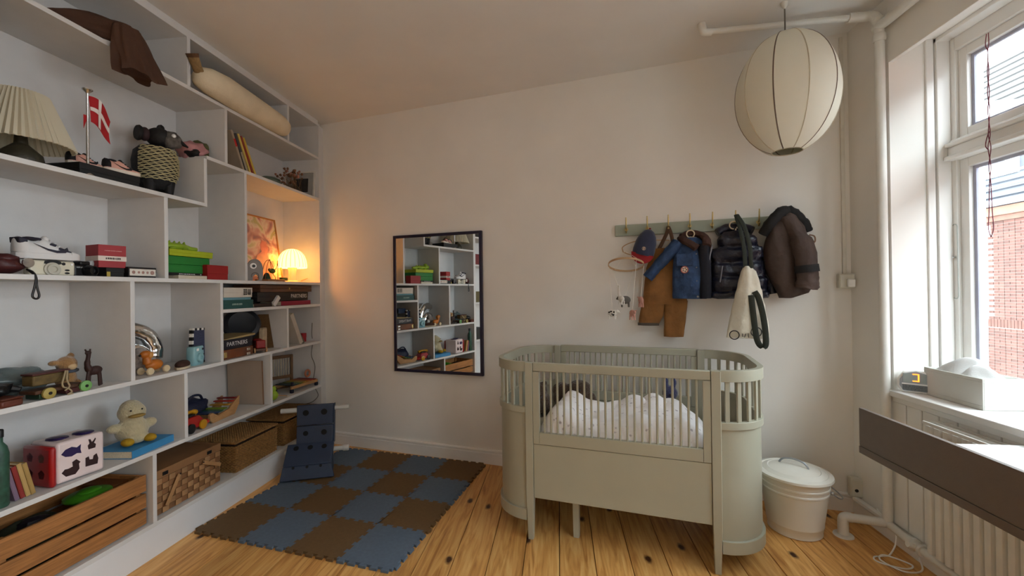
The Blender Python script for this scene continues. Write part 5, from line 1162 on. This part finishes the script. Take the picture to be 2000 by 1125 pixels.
MB().ball((0, .0, .022), (.031, .070, .022), 18, 10).out('upper', mat('brown_suede', (.24, .15, .11), .9, bump=.3, bs=120), t)
t = thing('instant_camera', 'pale blue toy instant camera standing on the shelf', 'camera', (-2.035, 2.150, T5), .30)
M_pb = mat('pale_blue_plastic', (.50, .67, .70), .35)
MB().loft([ring_pts(0, 0, z, a * .026, a * .050, 24, 4) for z, a in ((0, .90), (.006, 1.0), (.050, 1.04), (.096, 1.0), (.104, .90))]).out('case', M_pb, t, ang=50)
MB().lathe([(.026, 0), (.026, .012), (.022, .016), (.012, .016), (.010, .010), (0, .010)], (.024, -.012, .042), 24, 'x').out('lens', M_pb, t)
BX('viewfinder', M_black, .024, .0275, .018, .032, .080, .092, t, .001); BX('flash', M_white, .024, .0275, -.035, -.015, .080, .094, t, .001); MB().cyl((.026, .037, .055), (.029, .037, .055), .004, n=10).out('shutter_button', M_black, t)
t = thing('checker_board_book', 'dark blue cloth book with a black and white checked border', 'book', (-2.065, 2.215, T5 + .001), .22, rx=-.05)
BX('page', mat('dark_blue_print', (.20, .22, .32), .8, var=.25, vs=40, stretch=(1, 1, 6)), -.008, .008, -.075, .075, .012, .190, t, .002)
k = 0
for i in range(9):
    for (yy, zz) in ((-.0795 + i * .0199, .194), (-.0795 + i * .0199, .006)): BX('border_square', F_blk if i % 2 else F_white, -.009, .009, yy - .0098, yy + .0098, zz - .006, zz + .006, t, .0)
for i in range(9):
    for yy in (-.0835, .0835): BX('border_square', F_white if i % 2 else F_blk, -.009, .009, yy - .0065, yy + .0065, .012 + i * .0198, .012 + (i + 1) * .0198 - .0004, t, .0)

# ---------------------------------------------------------------- lower shelf
t = thing('shape_sorter', 'red and white plastic shape sorter cube with animal cut-outs', 'toy', (-2.055, 1.545, T6), -.13)
M_rp = mat('red_plastic', (.60, .05, .07), .3, coat=.3); M_wp = mat('white_plastic', (.86, .80, .80), .35); M_hl = mat('cutout_dark', (.16, .04, .05), .5); M_pu = mat('purple_plastic', (.16, .11, .30), .35)
BX('body', M_wp, -.075, .075, -.075, .085, .004, .168, t, .010); BX('front_cover', M_rp, -.082, .082, -.098, -.076, .0, .160, t, .012)
BX('side_cover', M_rp, -.098, -.0755, -.07, .08, .0, .155, t, .01)
def cut(pts, s, cy, cz, m_): return MB().prism([(cy + a * s, cz + b * s) for a, b in pts], .074, .0757, 'x').out('cut_out', m_, t)
fish = [(-1, 0), (-.6, .45), (0, .6), (.5, .35), (.9, .6), (.85, 0), (.95, -.5), (.5, -.35), (0, -.55), (-.6, -.4)]
rab = [(-.5, -.8), (.5, -.8), (.6, -.2), (.3, .1), (.6, .7), (.5, .95), (.2, .5), (0, .35), (-.2, .9), (-.5, .95), (-.35, .2), (-.6, -.1)]
duckp = [(-.9, -.2), (-.5, -.75), (.4, -.8), (.8, -.3), (.75, .3), (.9, .5), (.5, .95), (.1, .75), (.15, .2), (-.3, .1), (-.6, .15)]
cut(fish, .034, -.028, .120, M_pu); cut(rab, .024, .040, .128, M_hl); cut(duckp, .034, -.030, .052, M_hl); cut([(-.8, -.7), (.7, -.8), (.8, .0), (.6, .8), (.2, .6), (.1, .1), (-.3, .2), (-.4, .7), (-.8, .6)], .028, .040, .060, M_hl)
for (x_, z_, c_) in ((.03, .115, (.50, .42, .40)), (-.035, .115, (.36, .20, .28)), (.03, .05, (.28, .05, .07)), (-.035, .05, (.28, .05, .07))):
    MB().lathe([(.020, 0), (.020, .002), (.0, .0022)], (x_, -.098, z_), 5, 'y').out('cover_badge', cm(c_), t).rotation_euler = (0, 0, 0)
for x_, y_ in ((.02, .045), (.0, -.03)): MB().ball((x_, y_, .170), (.038, .030, .008), 16, 8, wob=.3).out('top_cut_out', M_pu, t)
M_pc = mat('cream_plush', (.72, .68, .55), .95, var=.08, vs=30, sheen=.5, bump=.6, bs=140)
M_yf = mat('yellow_felt', (.66, .52, .10), .9, bump=.2, bs=150)
book('picture book with a bright blue spine under the plush duck', -1.985, 1.965, T6 + .0185, .19, .235, .035, (.22, .52, .72), rx=PI / 2, rz=.10)
PB = [((0, 0, .06), (.062, .066, .064)), ((.0, .0, .145), (.054, .056, .048)), ((-.01, .0, .165), (.042, .045, .040)), ((.01, -.068, .085), (.022, .034, .022)), ((.01, .068, .080), (.024, .030, .024)), ((.05, .0, .03), (.03, .05, .028))]
plush('cream plush duck with yellow feet sitting on the blue book', 'plush toy', 'plush_duck', (-2.085, 1.840, T6 + .038), -.35, PB, M_pc,
      [('beak', mat('beak_tan', (.56, .46, .24), .9), lambda m: m.ball((.053, 0, .135), (.022, .034, .009), 14, 8)), ('foot', M_yf, lambda m: m.ball((.072, -.045, .022), (.034, .024, .018), 14, 8)), ('foot', M_yf, lambda m: m.ball((.070, .042, .020), (.034, .026, .018), 14, 8)), ('eye', M_black, lambda m: m.ball((.048, -.022, .162), .004, 8, 6)), ('eye', M_black, lambda m: m.ball((.048, .022, .162), .004, 8, 6))], .0055)
for k, (y, c, lab, hh) in enumerate(((1.345, (.46, .38, .46), 'lilac grey paperback leaning beside the shape sorter', .125), (1.362, (.52, .16, .14), 'dull red paperback leaning second beside the sorter', .130), (1.378, (.70, .58, .36), 'tan paperback leaning third beside the sorter', .135), (1.394, (.64, .52, .30), 'ochre paperback leaning against the shape sorter', .130))):
    book(lab, -2.0, y, T6 + .004, .11, hh, .014, c, rx=.22, group='paperbacks beside the shape sorter')
t = thing('bottle', 'mottled green plastic bottle at the end of the lower shelf', 'bottle', (-2.01, 1.298, T6))
MB().lathe([(.024, 0), (.027, .006), (.027, .19), (.022, .215), (.012, .232), (.012, .25)], n=24).out('body', mat('mottled_green', (.16, .30, .24), .5, var=.4, vs=40), t)
MB().lathe([(.014, .25), (.014, .275), (.012, .278)], n=18).out('cap', M_black, t)
game_box('small pink carton behind the plush duck', -2.18, -2.14, 1.935, 1.975, T6, T6 + .06, (.62, .46, .44), 'carton')

# toy telephone
t = thing('toy_telephone', 'red toy telephone car with yellow wheels and receiver', 'toy', (-2.045, 2.105, T6), .1)
MB().loft([[(x_, y_, z) for x_, y_ in ((-.05 * a, -.055 * a), (.05 * a, -.055 * a), (.05 * a, .075 * a), (-.05 * a, .075 * a))] for z, a in ((.018, 1.0), (.028, 1.06), (.055, .85), (.078, .62))]).out('body', M_rp, t, .010, 3)
MB().tube(spline([(0, -.062, .092), (0, -.02, .100), (0, .03, .100), (0, .062, .090)], 5), [.014] * 4 + [.009] * 8 + [.014] * 4, 10).out('receiver', mat('yellow_plastic', (.72, .52, .08), .35), t)
MB().prism([(-.03, .079), (.035, .079), (.035, .088), (-.03, .088)], -.02, .02, 'x').out('cradle', M_black, t)
for y_ in (-.04, .045):
    for x_ in (-.056, .056): MB().lathe([(.018, -.007), (.026, -.004), (.026, .004), (.018, .007)], (x_, y_, .027), 20, 'x').out('wheel', mat('yellow_plastic', (.72, .52, .08)) if y_ > 0 else M_black, t)
MB().ball((.02, .085, .026), (.035, .035, .018), 14, 8).out('nose', M_rp, t)
t = thing('xylophone_boat', 'wooden boat-shaped xylophone with red, yellow, green and blue bars', 'toy', (-2.085, 2.345, T6), .12)
M_bee = mat('pale_beech_toy', (.68, .52, .34), .55, var=.15, vs=20, stretch=(4, 1, 4))
for x_ in (-.055, .05): MB().prism([(-.125, .02), (-.10, .0), (.09, .0), (.135, .055), (.14, .105), (.10, .085), (.04, .045), (-.06, .035), (-.105, .062), (-.13, .058)], x_ - .008, x_ + .008, 'x').out('side', M_bee, t, .003)
for k, (y_, c_) in enumerate(((-.085, (.10, .16, .30)), (-.055, (.08, .22, .36)), (-.022, (.12, .36, .22)), (.012, (.42, .52, .16)), (.045, (.66, .48, .10)), (.078, (.62, .16, .10)), (.108, (.45, .06, .08)))):
    BX('bar', cm(c_, .35), -.062, .056, y_ - .013, y_ + .013, .048 + .0 + max(0, (y_ - .0)) * .42, .056 + max(0, (y_ - .0)) * .42, t, .003)
t = thing('toy_bag', 'dark blue fabric bag slumped behind the xylophone boat', 'bag', (-2.20, 2.29, T6))
MB().ball((0, 0, .065), (.055, .11, .066), 26, 14, wob=.25, seed=4).out('body', mat('dark_blue_fabric', (.085, .115, .22), .6, var=.2, bump=.2, bs=60), t, ang=80)
MB().tube(spline([(.02, -.06, .12), (.03, -.02, .15), (.03, .03, .145), (.02, .06, .115)], 5), .007, 8).out('handle', mat('dark_blue_fabric', (.085, .115, .22)), t)
t = thing('whiteboard', 'plain greyish board leaning against the divider behind the boat', 'board', (-2.13, 2.655, T6), 0, rx=math.radians(2))
BX('panel', mat('grey_board', (.66, .60, .54), .8, var=.04), -.13, .125, -.006, 0, 0.001, .300, t, .001); BX('edge_strip', mat('wood_edge', (.50, .38, .28), .7), .1255, .130, -.007, .001, .001, .300, t, .001)
# end compartment
t = thing('chair_back_toy', 'small wooden frame with a row of pale rods standing at the back', 'abacus', (-2.20, 3.10, T6), -.55)
M_ab = mat('abacus_wood', (.44, .33, .22), .6, var=.2, vs=30)
for y_ in (-.09, .09): BX('frame_post', M_ab, -.009, .009, y_ - .010, y_ + .010, 0, .262, t, .003)
for z_ in (.250, .090, .012): BX('frame_rail', M_ab, -.008, .008, -.0795, .0795, z_ - .012, z_ + .012, t, .002)
for k in range(8): MB().cyl((0, -.065 + k * .0186, .102), (0, -.065 + k * .0186, .238), .0042, n=8).out('rod', mat('pale_rod', (.74, .70, .62), .4), t)
t = thing('pounding_xylophone', 'wooden xylophone bench with coloured bars and navy feet', 'toy', (-2.06, 3.105, T6), -.12)
M_nv = mat('navy_paint', (.08, .09, .17), .4)
for x_ in (-.085, .065): BX('rail', M_bee, x_ - .008, x_ + .008, -.14, .15, .028, .052, t, .004)
for k, c_ in enumerate(((.10, .20, .24), (.16, .30, .26), (.40, .46, .18), (.62, .52, .20), (.66, .42, .14), (.58, .20, .12), (.46, .07, .06))):
    BX('bar', cm(c_, .35), -.092, .074, -.125 + k * .038, -.125 + k * .038 + .028, .0525, .060, t, .003)
for x_ in (-.085, .065):
    for y_ in (-.13, .14): BX('foot', M_nv, x_ - .011, x_ + .011, y_ - .012, y_ + .012, 0, .0275, t, .004)
MB().cyl((.065, -.125, .053), (.065, -.125, .082), .011, n=12).out('peg', M_nv, t)
MB().tube(arc((-.0, .120, .100), .026, 0, 2 * PI, 22, 'yz'), .008, 8, True).out('ring', mat('peach_wood', (.66, .42, .30), .4), t)
t = thing('lime_ball_toy', 'lime green round toy with a wooden stick at the divider', 'toy', (-2.015, 2.765, T6))
MB().ball((0, 0, .034), (.034, .034, .034), 18, 12).ball((0, 0, .080), (.022, .022, .022), 16, 10).out('body', M_lim, t, remesh=.004)
MB().ball((.017, .010, .085), .005, 8, 6).out('eye', M_black, t); MB().tube([(.02, .02, .030), (.035, .10, .008)], .0035, 7).out('stick', M_bee, t)
game_box('dark navy cube standing beside the wooden frame', -2.26, -2.22, 2.94, 2.99, T6, T6 + .115, (.09, .10, .17), 'toy_block', 'toy')
# neighbouring bookcase: what the mirror shows
for z_, c_, lab in ((1.959, (.10, .09, .10), 'black box on the top of the second bookcase'), (1.603, (.40, .10, .12), 'maroon box high on the second bookcase'), (1.118, (.34, .30, .16), 'olive box on the second bookcase'), (.639, (.12, .14, .14), 'dark box low on the second bookcase')):
    game_box(lab, -2.20, -1.99, .95, 1.20, z_, z_ + .14, c_, 'storage_box')

# ---------------------------------------------------------------- bottom row: crate and baskets
t = thing('wooden_crate', 'slatted pine crate of toys at the bottom of the bookcase', 'crate', (-2.125, 1.545, T7))
M_cr = mat('crate_pine', (.62, .42, .23), .6, var=.28, vs=5, stretch=(3, 1, 16), rand=.14, bump=.1, bs=40, dist=1.5)
a, b = .135, .272
for x_ in (-a, a):
    for z0, z1 in ((.006, .072), (.084, .150), (.162, .240)):
        BX('slat', M_cr, x_ - .006, x_ + .006, -b, b, z0, z1, t, .0015)
for y_ in (-b + .012, b - .012):
    for z0, z1 in ((.006, .072), (.084, .150), (.162, .240)): BX('end_slat', M_cr, -a + .0065, a - .0065, y_ - .006, y_ + .006, z0, z1, t, .0015)
for x_ in (-a + .016, a - .016):
    for y_ in (-b + .028, b - .028): BX('corner_post', M_cr, x_ - .009, x_ + .009, y_ - .009, y_ + .009, .0, .236, t, .001)
BX('base', M_cr, -a + .007, a - .007, -b + .019, b - .019, .0, .006, t)
ti = thing('toy_frisbee', 'bright green plastic toy lying on top of the crate', 'toy', (-2.10, 1.66, T7 + .185))
MB().ball((0, 0, .03), (.075, .085, .022), 22, 10, wob=.12).out('disc', mat('bright_green', (.24, .50, .10), .4), ti, ang=80); MB().ball((0, .0, .048), (.04, .045, .012), 16, 8).out('knob', mat('bright_green', (.24, .50, .10)), ti)
ti = thing('toy_bag', 'dark olive cloth bag filling the crate', 'bag', (-2.13, 1.46, T7 + .008))
MB().ball((0, 0, .10), (.095, .15, .105), 26, 14, wob=.2, seed=2).out('body', mat('olive_dark', (.17, .18, .11), .9, var=.3), ti, ang=80); MB().ball((.03, .0, .19), (.04, .05, .025), 14, 8, wob=.3).out('gather', mat('dark_purple', (.10, .07, .11), .6), ti)
ti = thing('toy_box', 'dark red toy box inside the crate', 'toy', (-2.14, 1.765, T7 + .008)); BX('body', cm((.30, .10, .06)), -.08, .08, -.035, .035, 0, .20, ti, .01); BX('lid', cm((.40, .22, .06)), -.082, .082, -.037, .037, .201, .215, ti, .004)

# chip-wood basket with swing handles
t = thing('woven_chip_basket', 'woven wood chip basket with swing handles beside the crate', 'basket', (-2.135, 2.075, T7))
MbA = mat('chip_light', (.62, .47, .32), .7, var=.16, vs=20, rand=.16); MbB = mat('chip_dark', (.50, .35, .22), .7, var=.16, vs=20, rand=.16)
bx_, by_, hh = .135, .200, .225
nz_ = 6; ny = 11; pr = {}
def strip(fx, name, m_):
    return fx.out(name, m_, t, .001)
for i in range(ny):
    for j in range(nz_):
        up = (i + j) % 2; y_ = -by_ + (i + .5) * 2 * by_ / ny; z_ = .004 + (j + .5) * .178 / nz_
        if up not in pr: pr[up] = MB().box(-.003, .003, -by_ / ny * .94, by_ / ny * .94, -.0142, .0142).out('weave_piece', MbA if up else MbB, t, .0025, 2); o = pr[up]
        else: o = copyo(pr[up], t)
        o.location = (bx_ + (.0018 if up else -.0006), y_, z_)
for i in range(8):
    for j in range(nz_):
        up = (i + j) % 2
        for s_ in (-1, 1):
            x_ = -bx_ + (i + .5) * 2 * bx_ / 8; z_ = .004 + (j + .5) * .178 / nz_
            o = copyo(pr[up], t); o.location = (x_, s_ * (by_ + (.0018 if up else -.0006)), z_); o.rotation_euler = (0, 0, PI / 2); o.scale = (1, .93, 1)
MB().box(-bx_ + .004, bx_ - .006, -by_ + .006, by_ - .006, .001, .19).out('inner_box', MbB, t)
m = MB().box(bx_ - .004, bx_ + .005, -by_ - .003, by_ + .003, .183, .225).box(-bx_ - .005, -bx_ + .004, -by_ - .003, by_ + .003, .183, .225).box(-bx_ + .004, bx_ - .004, -by_ - .003, -by_ + .006, .183, .225).box(-bx_ + .004, bx_ - .004, by_ - .006, by_ + .003, .183, .225)
m.out('rim', mat('rim_strip', (.55, .40, .26), .6, var=.12, vs=10), t, .002)
BX('lid', mat('rim_strip', (.55, .40, .26)), -bx_ + .004, bx_ - .004, -by_ + .006, by_ - .006, .205, .222, t, .003)
for y_ in (-.150, .120): BX('hinge_plate', M_black, bx_ + .005, bx_ + .008, y_ - .015, y_ + .015, .192, .210, t, .001)
M_hd = mat('handle_wood', (.66, .50, .33), .55, var=.1, vs=14)
for p_, q_ in (((-.075, .165), (-.155, .040)), ((.070, .165), (.185, .105))):
    d = Vector((0, q_[0] - p_[0], q_[1] - p_[1])); n_ = Vector((0, -d.z, d.y)).normalized() * .010; A = [Vector((bx_ + .009, p_[0], p_[1])) - n_, Vector((bx_ + .009, p_[0], p_[1])) + n_, Vector((bx_ + .015, q_[0], q_[1])) + n_, Vector((bx_ + .015, q_[0], q_[1])) - n_]
    hd = MB().loft([A, [p + Vector((.006, 0, 0)) for p in A]]).out('swing_handle', M_hd, t, .002); MB().cyl((bx_ + .014, p_[0], p_[1]), (bx_ + .0175, p_[0], p_[1]), .004, n=10).out('rivet', M_steel, hd)

# wicker baskets: every strand modelled as wavy courses
def wicker(label, y0, y1, x0, x1, hh, seed):
    cx, cy = (x0 + x1) / 2, (y0 + y1) / 2; t = thing('wicker_basket', label, 'basket', (cx, cy, T7), 0, 'lidded wicker baskets'); a, b = (x1 - x0) / 2, (y1 - y0) / 2
    M_wk = mat('wicker_strand', (.58, .43, .25), .7, var=.35, vs=70, bump=.3, bs=120); per = []
    step = .012
    for p, q in (((-a, -b), (a, -b)), ((a, -b), (a, b)), ((a, b), (-a, b)), ((-a, b), (-a, -b))):
        n = max(2, int(math.dist(p, q) / step)); per += [(lerp(p[0], q[0], i / n), lerp(p[1], q[1], i / n)) for i in range(n)]
    N = len(per); m = MB(); rows = int((hh - .028) / .0085)
    for r in range(rows):
        z = .005 + r * .0085; pts = []
        for i, (x_, y_) in enumerate(per):
            l_ = max(abs(x_) / a, abs(y_) / b); nx, ny_ = (math.copysign(1, x_), 0) if abs(x_) / a > abs(y_) / b - 1e-6 else (0, math.copysign(1, y_))
            w = .0022 * (1 if (i // 1 + r) % 2 else -1); pts.append((x_ * (1 + .03 * z / hh) + nx * w, y_ * (1 + .02 * z / hh) + ny_ * w, z))
        m.tube(pts, .0040, 5, True)
    m.out('woven_side', M_wk, t)['kind'] = 'stuff'
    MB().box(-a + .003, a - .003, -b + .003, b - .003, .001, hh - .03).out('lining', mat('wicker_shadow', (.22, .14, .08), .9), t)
    m = MB()
    for k in range(int(2 * a / .0085)):
        x_ = -a + .004 + k * .0085; m.tube([(x_, -b - .003 + (2 * b + .006) * i / 40, hh - .008 + .0018 * (1 if (i + k) % 2 else -1)) for i in range(41)], .0042, 5)
    m.out('woven_lid', M_wk, t)['kind'] = 'stuff'
    m = MB()
    m.tube([(-a - .004, -b - .004, hh - .012), (a + .004, -b - .004, hh - .012), (a + .004, b + .004, hh - .012), (-a - .004, b + .004, hh - .012)], .007, 8, True).out('rim', M_wk, t)
    for y_ in (-b * .35, b * .35): MB().tube(arc((a + .006, y_, hh - .014), .007, 0, 2 * PI, 10, 'yz'), .0018, 5).out('closure_loop', mat('dark_twine', (.12, .08, .05), .8), t)
wicker('lidded wicker basket in the middle of the bottom row', 2.385, 2.760, -2.265, -1.99, .195, 1)
wicker('lidded wicker basket at the end of the bottom row, behind the blue toy', 2.835, 3.255, -2.265, -1.99, .195, 2)

# ---------------------------------------------------------------- plush animals in the cot
M_bp = mat('brown_curly_plush', (.25, .175, .11), .95, var=.3, vs=60, sheen=.4, bump=1.0, bs=110)
def cotp(label, x, y, z, rz, parts, m_, extra, vox=.007):
    p = cotw(x, y, z); return plush(label, 'plush toy', 'teddy_bear', p, -DL + rz, parts, m_, extra, vox)
cotp('dark brown plush bear head lying against the rounded end of the cot', -.455, .30, .54, 0, [((0, 0, .07), (.075, .075, .075)), ((.0, -.03, .155), (.055, .05, .05)), ((-.035, -.03, .20), (.018, .012, .018)), ((.035, -.03, .20), (.018, .012, .018))], M_bp, [('muzzle', mat('tan_muzzle', (.42, .31, .20), .9), lambda m: m.ball((0, -.078, .145), (.022, .014, .018), 12, 8)), ('nose', M_black, lambda m: m.ball((0, -.092, .150), .006, 8, 6))])
cotp('curly brown plush lying behind the duvet in the cot', -.300, .50, .54, 0, [((0, 0, .06), (.13, .07, .07)), ((.04, .0, .125), (.075, .06, .055)), ((-.07, .0, .11), (.06, .05, .05)), ((.115, -.01, .06), (.03, .03, .05))], M_bp, [('nose', M_black, lambda m: m.ball((.05, -.062, .13), .008, 8, 6))])
cotp('blue plush rabbit sitting at the far side of the cot', .255, .52, .54, 0, [((0, 0, .05), (.055, .05, .055)), ((0, 0, .13), (.042, .04, .042)), ((-.02, .0, .19), (.014, .011, .03)), ((.022, .0, .19), (.014, .011, .03))], mat('blue_plush', (.17, .19, .34), .95, bump=.8, bs=130, sheen=.4), [('nose', M_black, lambda m: m.ball((0, -.040, .128), .005, 8, 6))], .005)
# ---------------------------------------------------------------- across the street
struct(MB().box(2.2, 60, -40, 60, -6.2, -6.0).out('street', mat('asphalt', (.42, .42, .42), .9)))
FX = 10.0
t = thing('brick_building', 'red brick building with a slate roof across the street, seen through the window', 'building', (FX, 11.0, 0))
M_mor = mat('mortar', (.46, .44, .415), .95, var=.06)
M_bri = mat('red_brick', (.315, .20, .165), .9, var=.18, vs=7, rand=.25, bump=.2, bs=40)
WY0, WY1, WZ0, WZ1 = .08, 1.30, .46, 2.42          # the window beside the brick pier (local y)
m = MB()
for a in ((-6, WY0, -6, 2.70), (WY1, 7, -6, 2.70), (WY0, WY1, -6, WZ0), (WY0, WY1, WZ1, 2.70)): m.box(.012, .4, a[0], a[1], a[2], a[3])
m.out('mortar_wall', M_mor, t)
for a, b in ((-6.5, -6), (7, 22)): MB().box(0, .4, a, b, -6, 2.70).out('further_wall', mat('brickwork_far', (.42, .29, .25), .9, var=.2, vs=3), t)
pr = MB().box(0, .05, -.114, .114, -.027, .027).out('brick', M_bri, t); used = False; rest = MB(); cnt = 0
rows = int((2.70 + 3.0) / .066)
for r in range(rows):
    z = 2.70 - .033 - r * .066; off = (.06 if r % 2 else 0)
    soldier = .27 < z < .46
    y = -6.0 + off; k = 0
    while y < 7:
        w = .24 if (r % 2 == 0) else .12
        a, b = y - w / 2 + .006, y + w / 2 - .006; y += w
        if b > WY0 - .01 and a < WY1 and z + .03 > WZ0 and z - .03 < WZ1: continue
        if soldier and a > -1.6: continue
        if -.80 < (a + b) / 2 < .12 and -.80 < z < 2.70 and cnt < 300:
            if not used: o = pr; used = True
            else: o = copyo(pr, t)
            o.location = (0, (a + b) / 2, z); o.scale = (1, (b - a) / .228, 1); cnt += 1
        else: rest.box(0, .05, a, b, z - .027, z + .027)
for k in range(36):
    y = -1.56 + k * .072
    rest.box(-.004, .05, y, y + .060, .275, .455)
rest.out('outer_bricks', M_bri, t)['kind'] = 'stuff'
BX('cornice', mat('cornice_brick', (.40, .27, .22), .9, var=.2, vs=6), -.05, .4, -6.5, 22, 2.70, 2.82, t, .01); BX('cornice_band', mat('cornice_buff', (.44, .33, .27), .9, var=.15), -.10, .4, -6.5, 22, 2.82, 3.02, t, .01)
MB().tube([(-.16, -6.5, 3.10), (-.16, 22, 3.10)], .075, 14).out('gutter', mat('zinc', (.66, .67, .70), .5, .2), t)
# facade window
M_ww = mat('white_joinery', (.90, .90, .88), .5)
BX('lintel', M_ww, -.03, .1, WY0 - .16, WY1 + .16, WZ1 + .005, WZ1 + .20, t, .005); BX('sill', M_ww, -.05, .1, WY0 - .06, WY1 + .06, WZ0 - .06, WZ0, t, .005)
f = MB()
for a in ((WY0, WY0 + .09, WZ0, WZ1), (WY1 - .09, WY1, WZ0, WZ1), ((WY0 + WY1) / 2 - .05, (WY0 + WY1) / 2 + .05, WZ0, WZ1)): f.box(.0, .10, *a)
for s0, s1 in ((WY0 + .09, (WY0 + WY1) / 2 - .05), ((WY0 + WY1) / 2 + .05, WY1 - .09)):
    for za, zb in ((WZ0, WZ0 + .09), (WZ1 - .09, WZ1), (1.75, 1.84)): f.box(.0, .10, s0, s1, za, zb)
fw_ = f.out('window_frame', M_ww, t, .004)
M_dg = mat('dark_window_glass', (.30, .33, .37), .1)
for s0, s1 in ((WY0 + .09, (WY0 + WY1) / 2 - .05), ((WY0 + WY1) / 2 + .05, WY1 - .09)):
    for za, zb in ((WZ0 + .09, 1.75), (1.84, WZ1 - .09)): MB().box(.05, .06, s0, s1, za, zb).out('pane', M_dg, fw_)
# lower slates, dormer, upper tiled roof built course by course
M_sl = mat('blue_grey_slate', (.27, .285, .31), .7, var=.1, vs=4, rand=.06); M_ti = mat('grey_roof_tile', (.30, .295, .29), .8, var=.08, vs=3, rand=.05)
def course(name, x0, z0, x1, z1, n, m_):
    for k in range(n):
        a, b = k / n, (k + 1) / n; xa, za, xb2, zb = lerp(x0, x1, a), lerp(z0, z1, a), lerp(x0, x1, b), lerp(z0, z1, b)
        d = Vector((xb2 - xa, 0, zb - za)).normalized(); nn = Vector((-d.z, 0, d.x)) * .05
        MB().loft([[Vector((xa, y_, za)) + nn, Vector((xb2, y_, zb)) + nn * .2, Vector((xb2, y_, zb)) - nn, Vector((xa, y_, za)) - nn] for y_ in (-6.5, 22)]).out(name, m_, t)
course('slate_course', 0.02, 3.06, .62, 3.86, 4, M_sl)
course('tile_course', .95, 4.30, 3.25, 8.0, 16, M_ti)
MB().box(.62, .98, -6.5, 22, 3.80, 4.40).out('mansard_ledge', M_sl, t)
MB().box(.55, 1.6, -.08, 2.6, 3.86, 4.80).out('dormer_body', M_ww, t, .01)
MB().box(.45, 1.9, -.16, 2.7, 4.80, 4.90).out('dormer_roof', mat('dormer_zinc', (.70, .71, .73), .6), t, .01)
for a in (.10, .47, 1.02, 1.39):
    wf = MB().box(.515, .55, a, a + .035, 3.98, 4.66).box(.515, .55, a + .305, a + .34, 3.98, 4.66).box(.515, .55, a + .035, a + .305, 3.98, 4.02).box(.515, .55, a + .035, a + .305, 4.62, 4.66).box(.515, .55, a + .035, a + .305, 4.36, 4.39).out('dormer_window', M_ww, t, .003)
    for za, zb in ((4.02, 4.36), (4.39, 4.62)): MB().box(.53, .54, a + .035, a + .305, za, zb).out('pane', M_dg, wf)
MB().tube([(.60, -.10, 3.92), (.60, -8, 3.92)], .03, 8).out('snow_guard', M_ww, t)
MB().tube([(.35, -8, 3.58), (.35, 9, 3.58)], .022, 8).out('snow_guard', M_ww, t)
# arched dormer and a rooflight
MB().prism([(.90 + .62 * math.cos(a), 5.36 + .42 * math.sin(a)) for a in [PI * k / 20 for k in range(21)]] + [(.28, 4.6), (1.52, 4.6)], .95, 2.6, 'x').out('arched_dormer', M_ww, t)
MB().loft([[(x_, .90 + .70 * math.cos(a), 5.36 + .49 * math.sin(a)) for a in [PI * k / 20 for k in range(21)]] + [(x_, .90 + .63 * math.cos(a), 5.36 + .43 * math.sin(a)) for a in [PI - PI * k / 20 for k in range(21)]] for x_ in (.85, 2.6)]).out('dormer_hood', mat('dormer_zinc', (.70, .71, .73)), t)
MB().box(1.65, 3.2, -.9, .26, 6.10, 7.0).out('roof_hatch', M_ww, t, .01); MB().box(1.55, 3.2, -1.0, .36, 6.04, 6.10).out('hatch_sill', mat('zinc', (.66, .67, .70)), t, .005)

# unseen block added to darken the window reveal; the gap admits sky light
t = struct(bpy.data.objects.new('unseen_shade_block', None)); COL.objects.link(t); t.location = (FX, -11.0, 0)
MB().box(0, 6, -10.5, 10.5, -6, 3.0).out('wall', mat('brickwork_far', (.42, .29, .25)), t); MB().prism([(0, 3.0), (2.8, 8.0), (6, 3.0)], -10.5, 10.5, 'y').out('roof', M_ti, t)
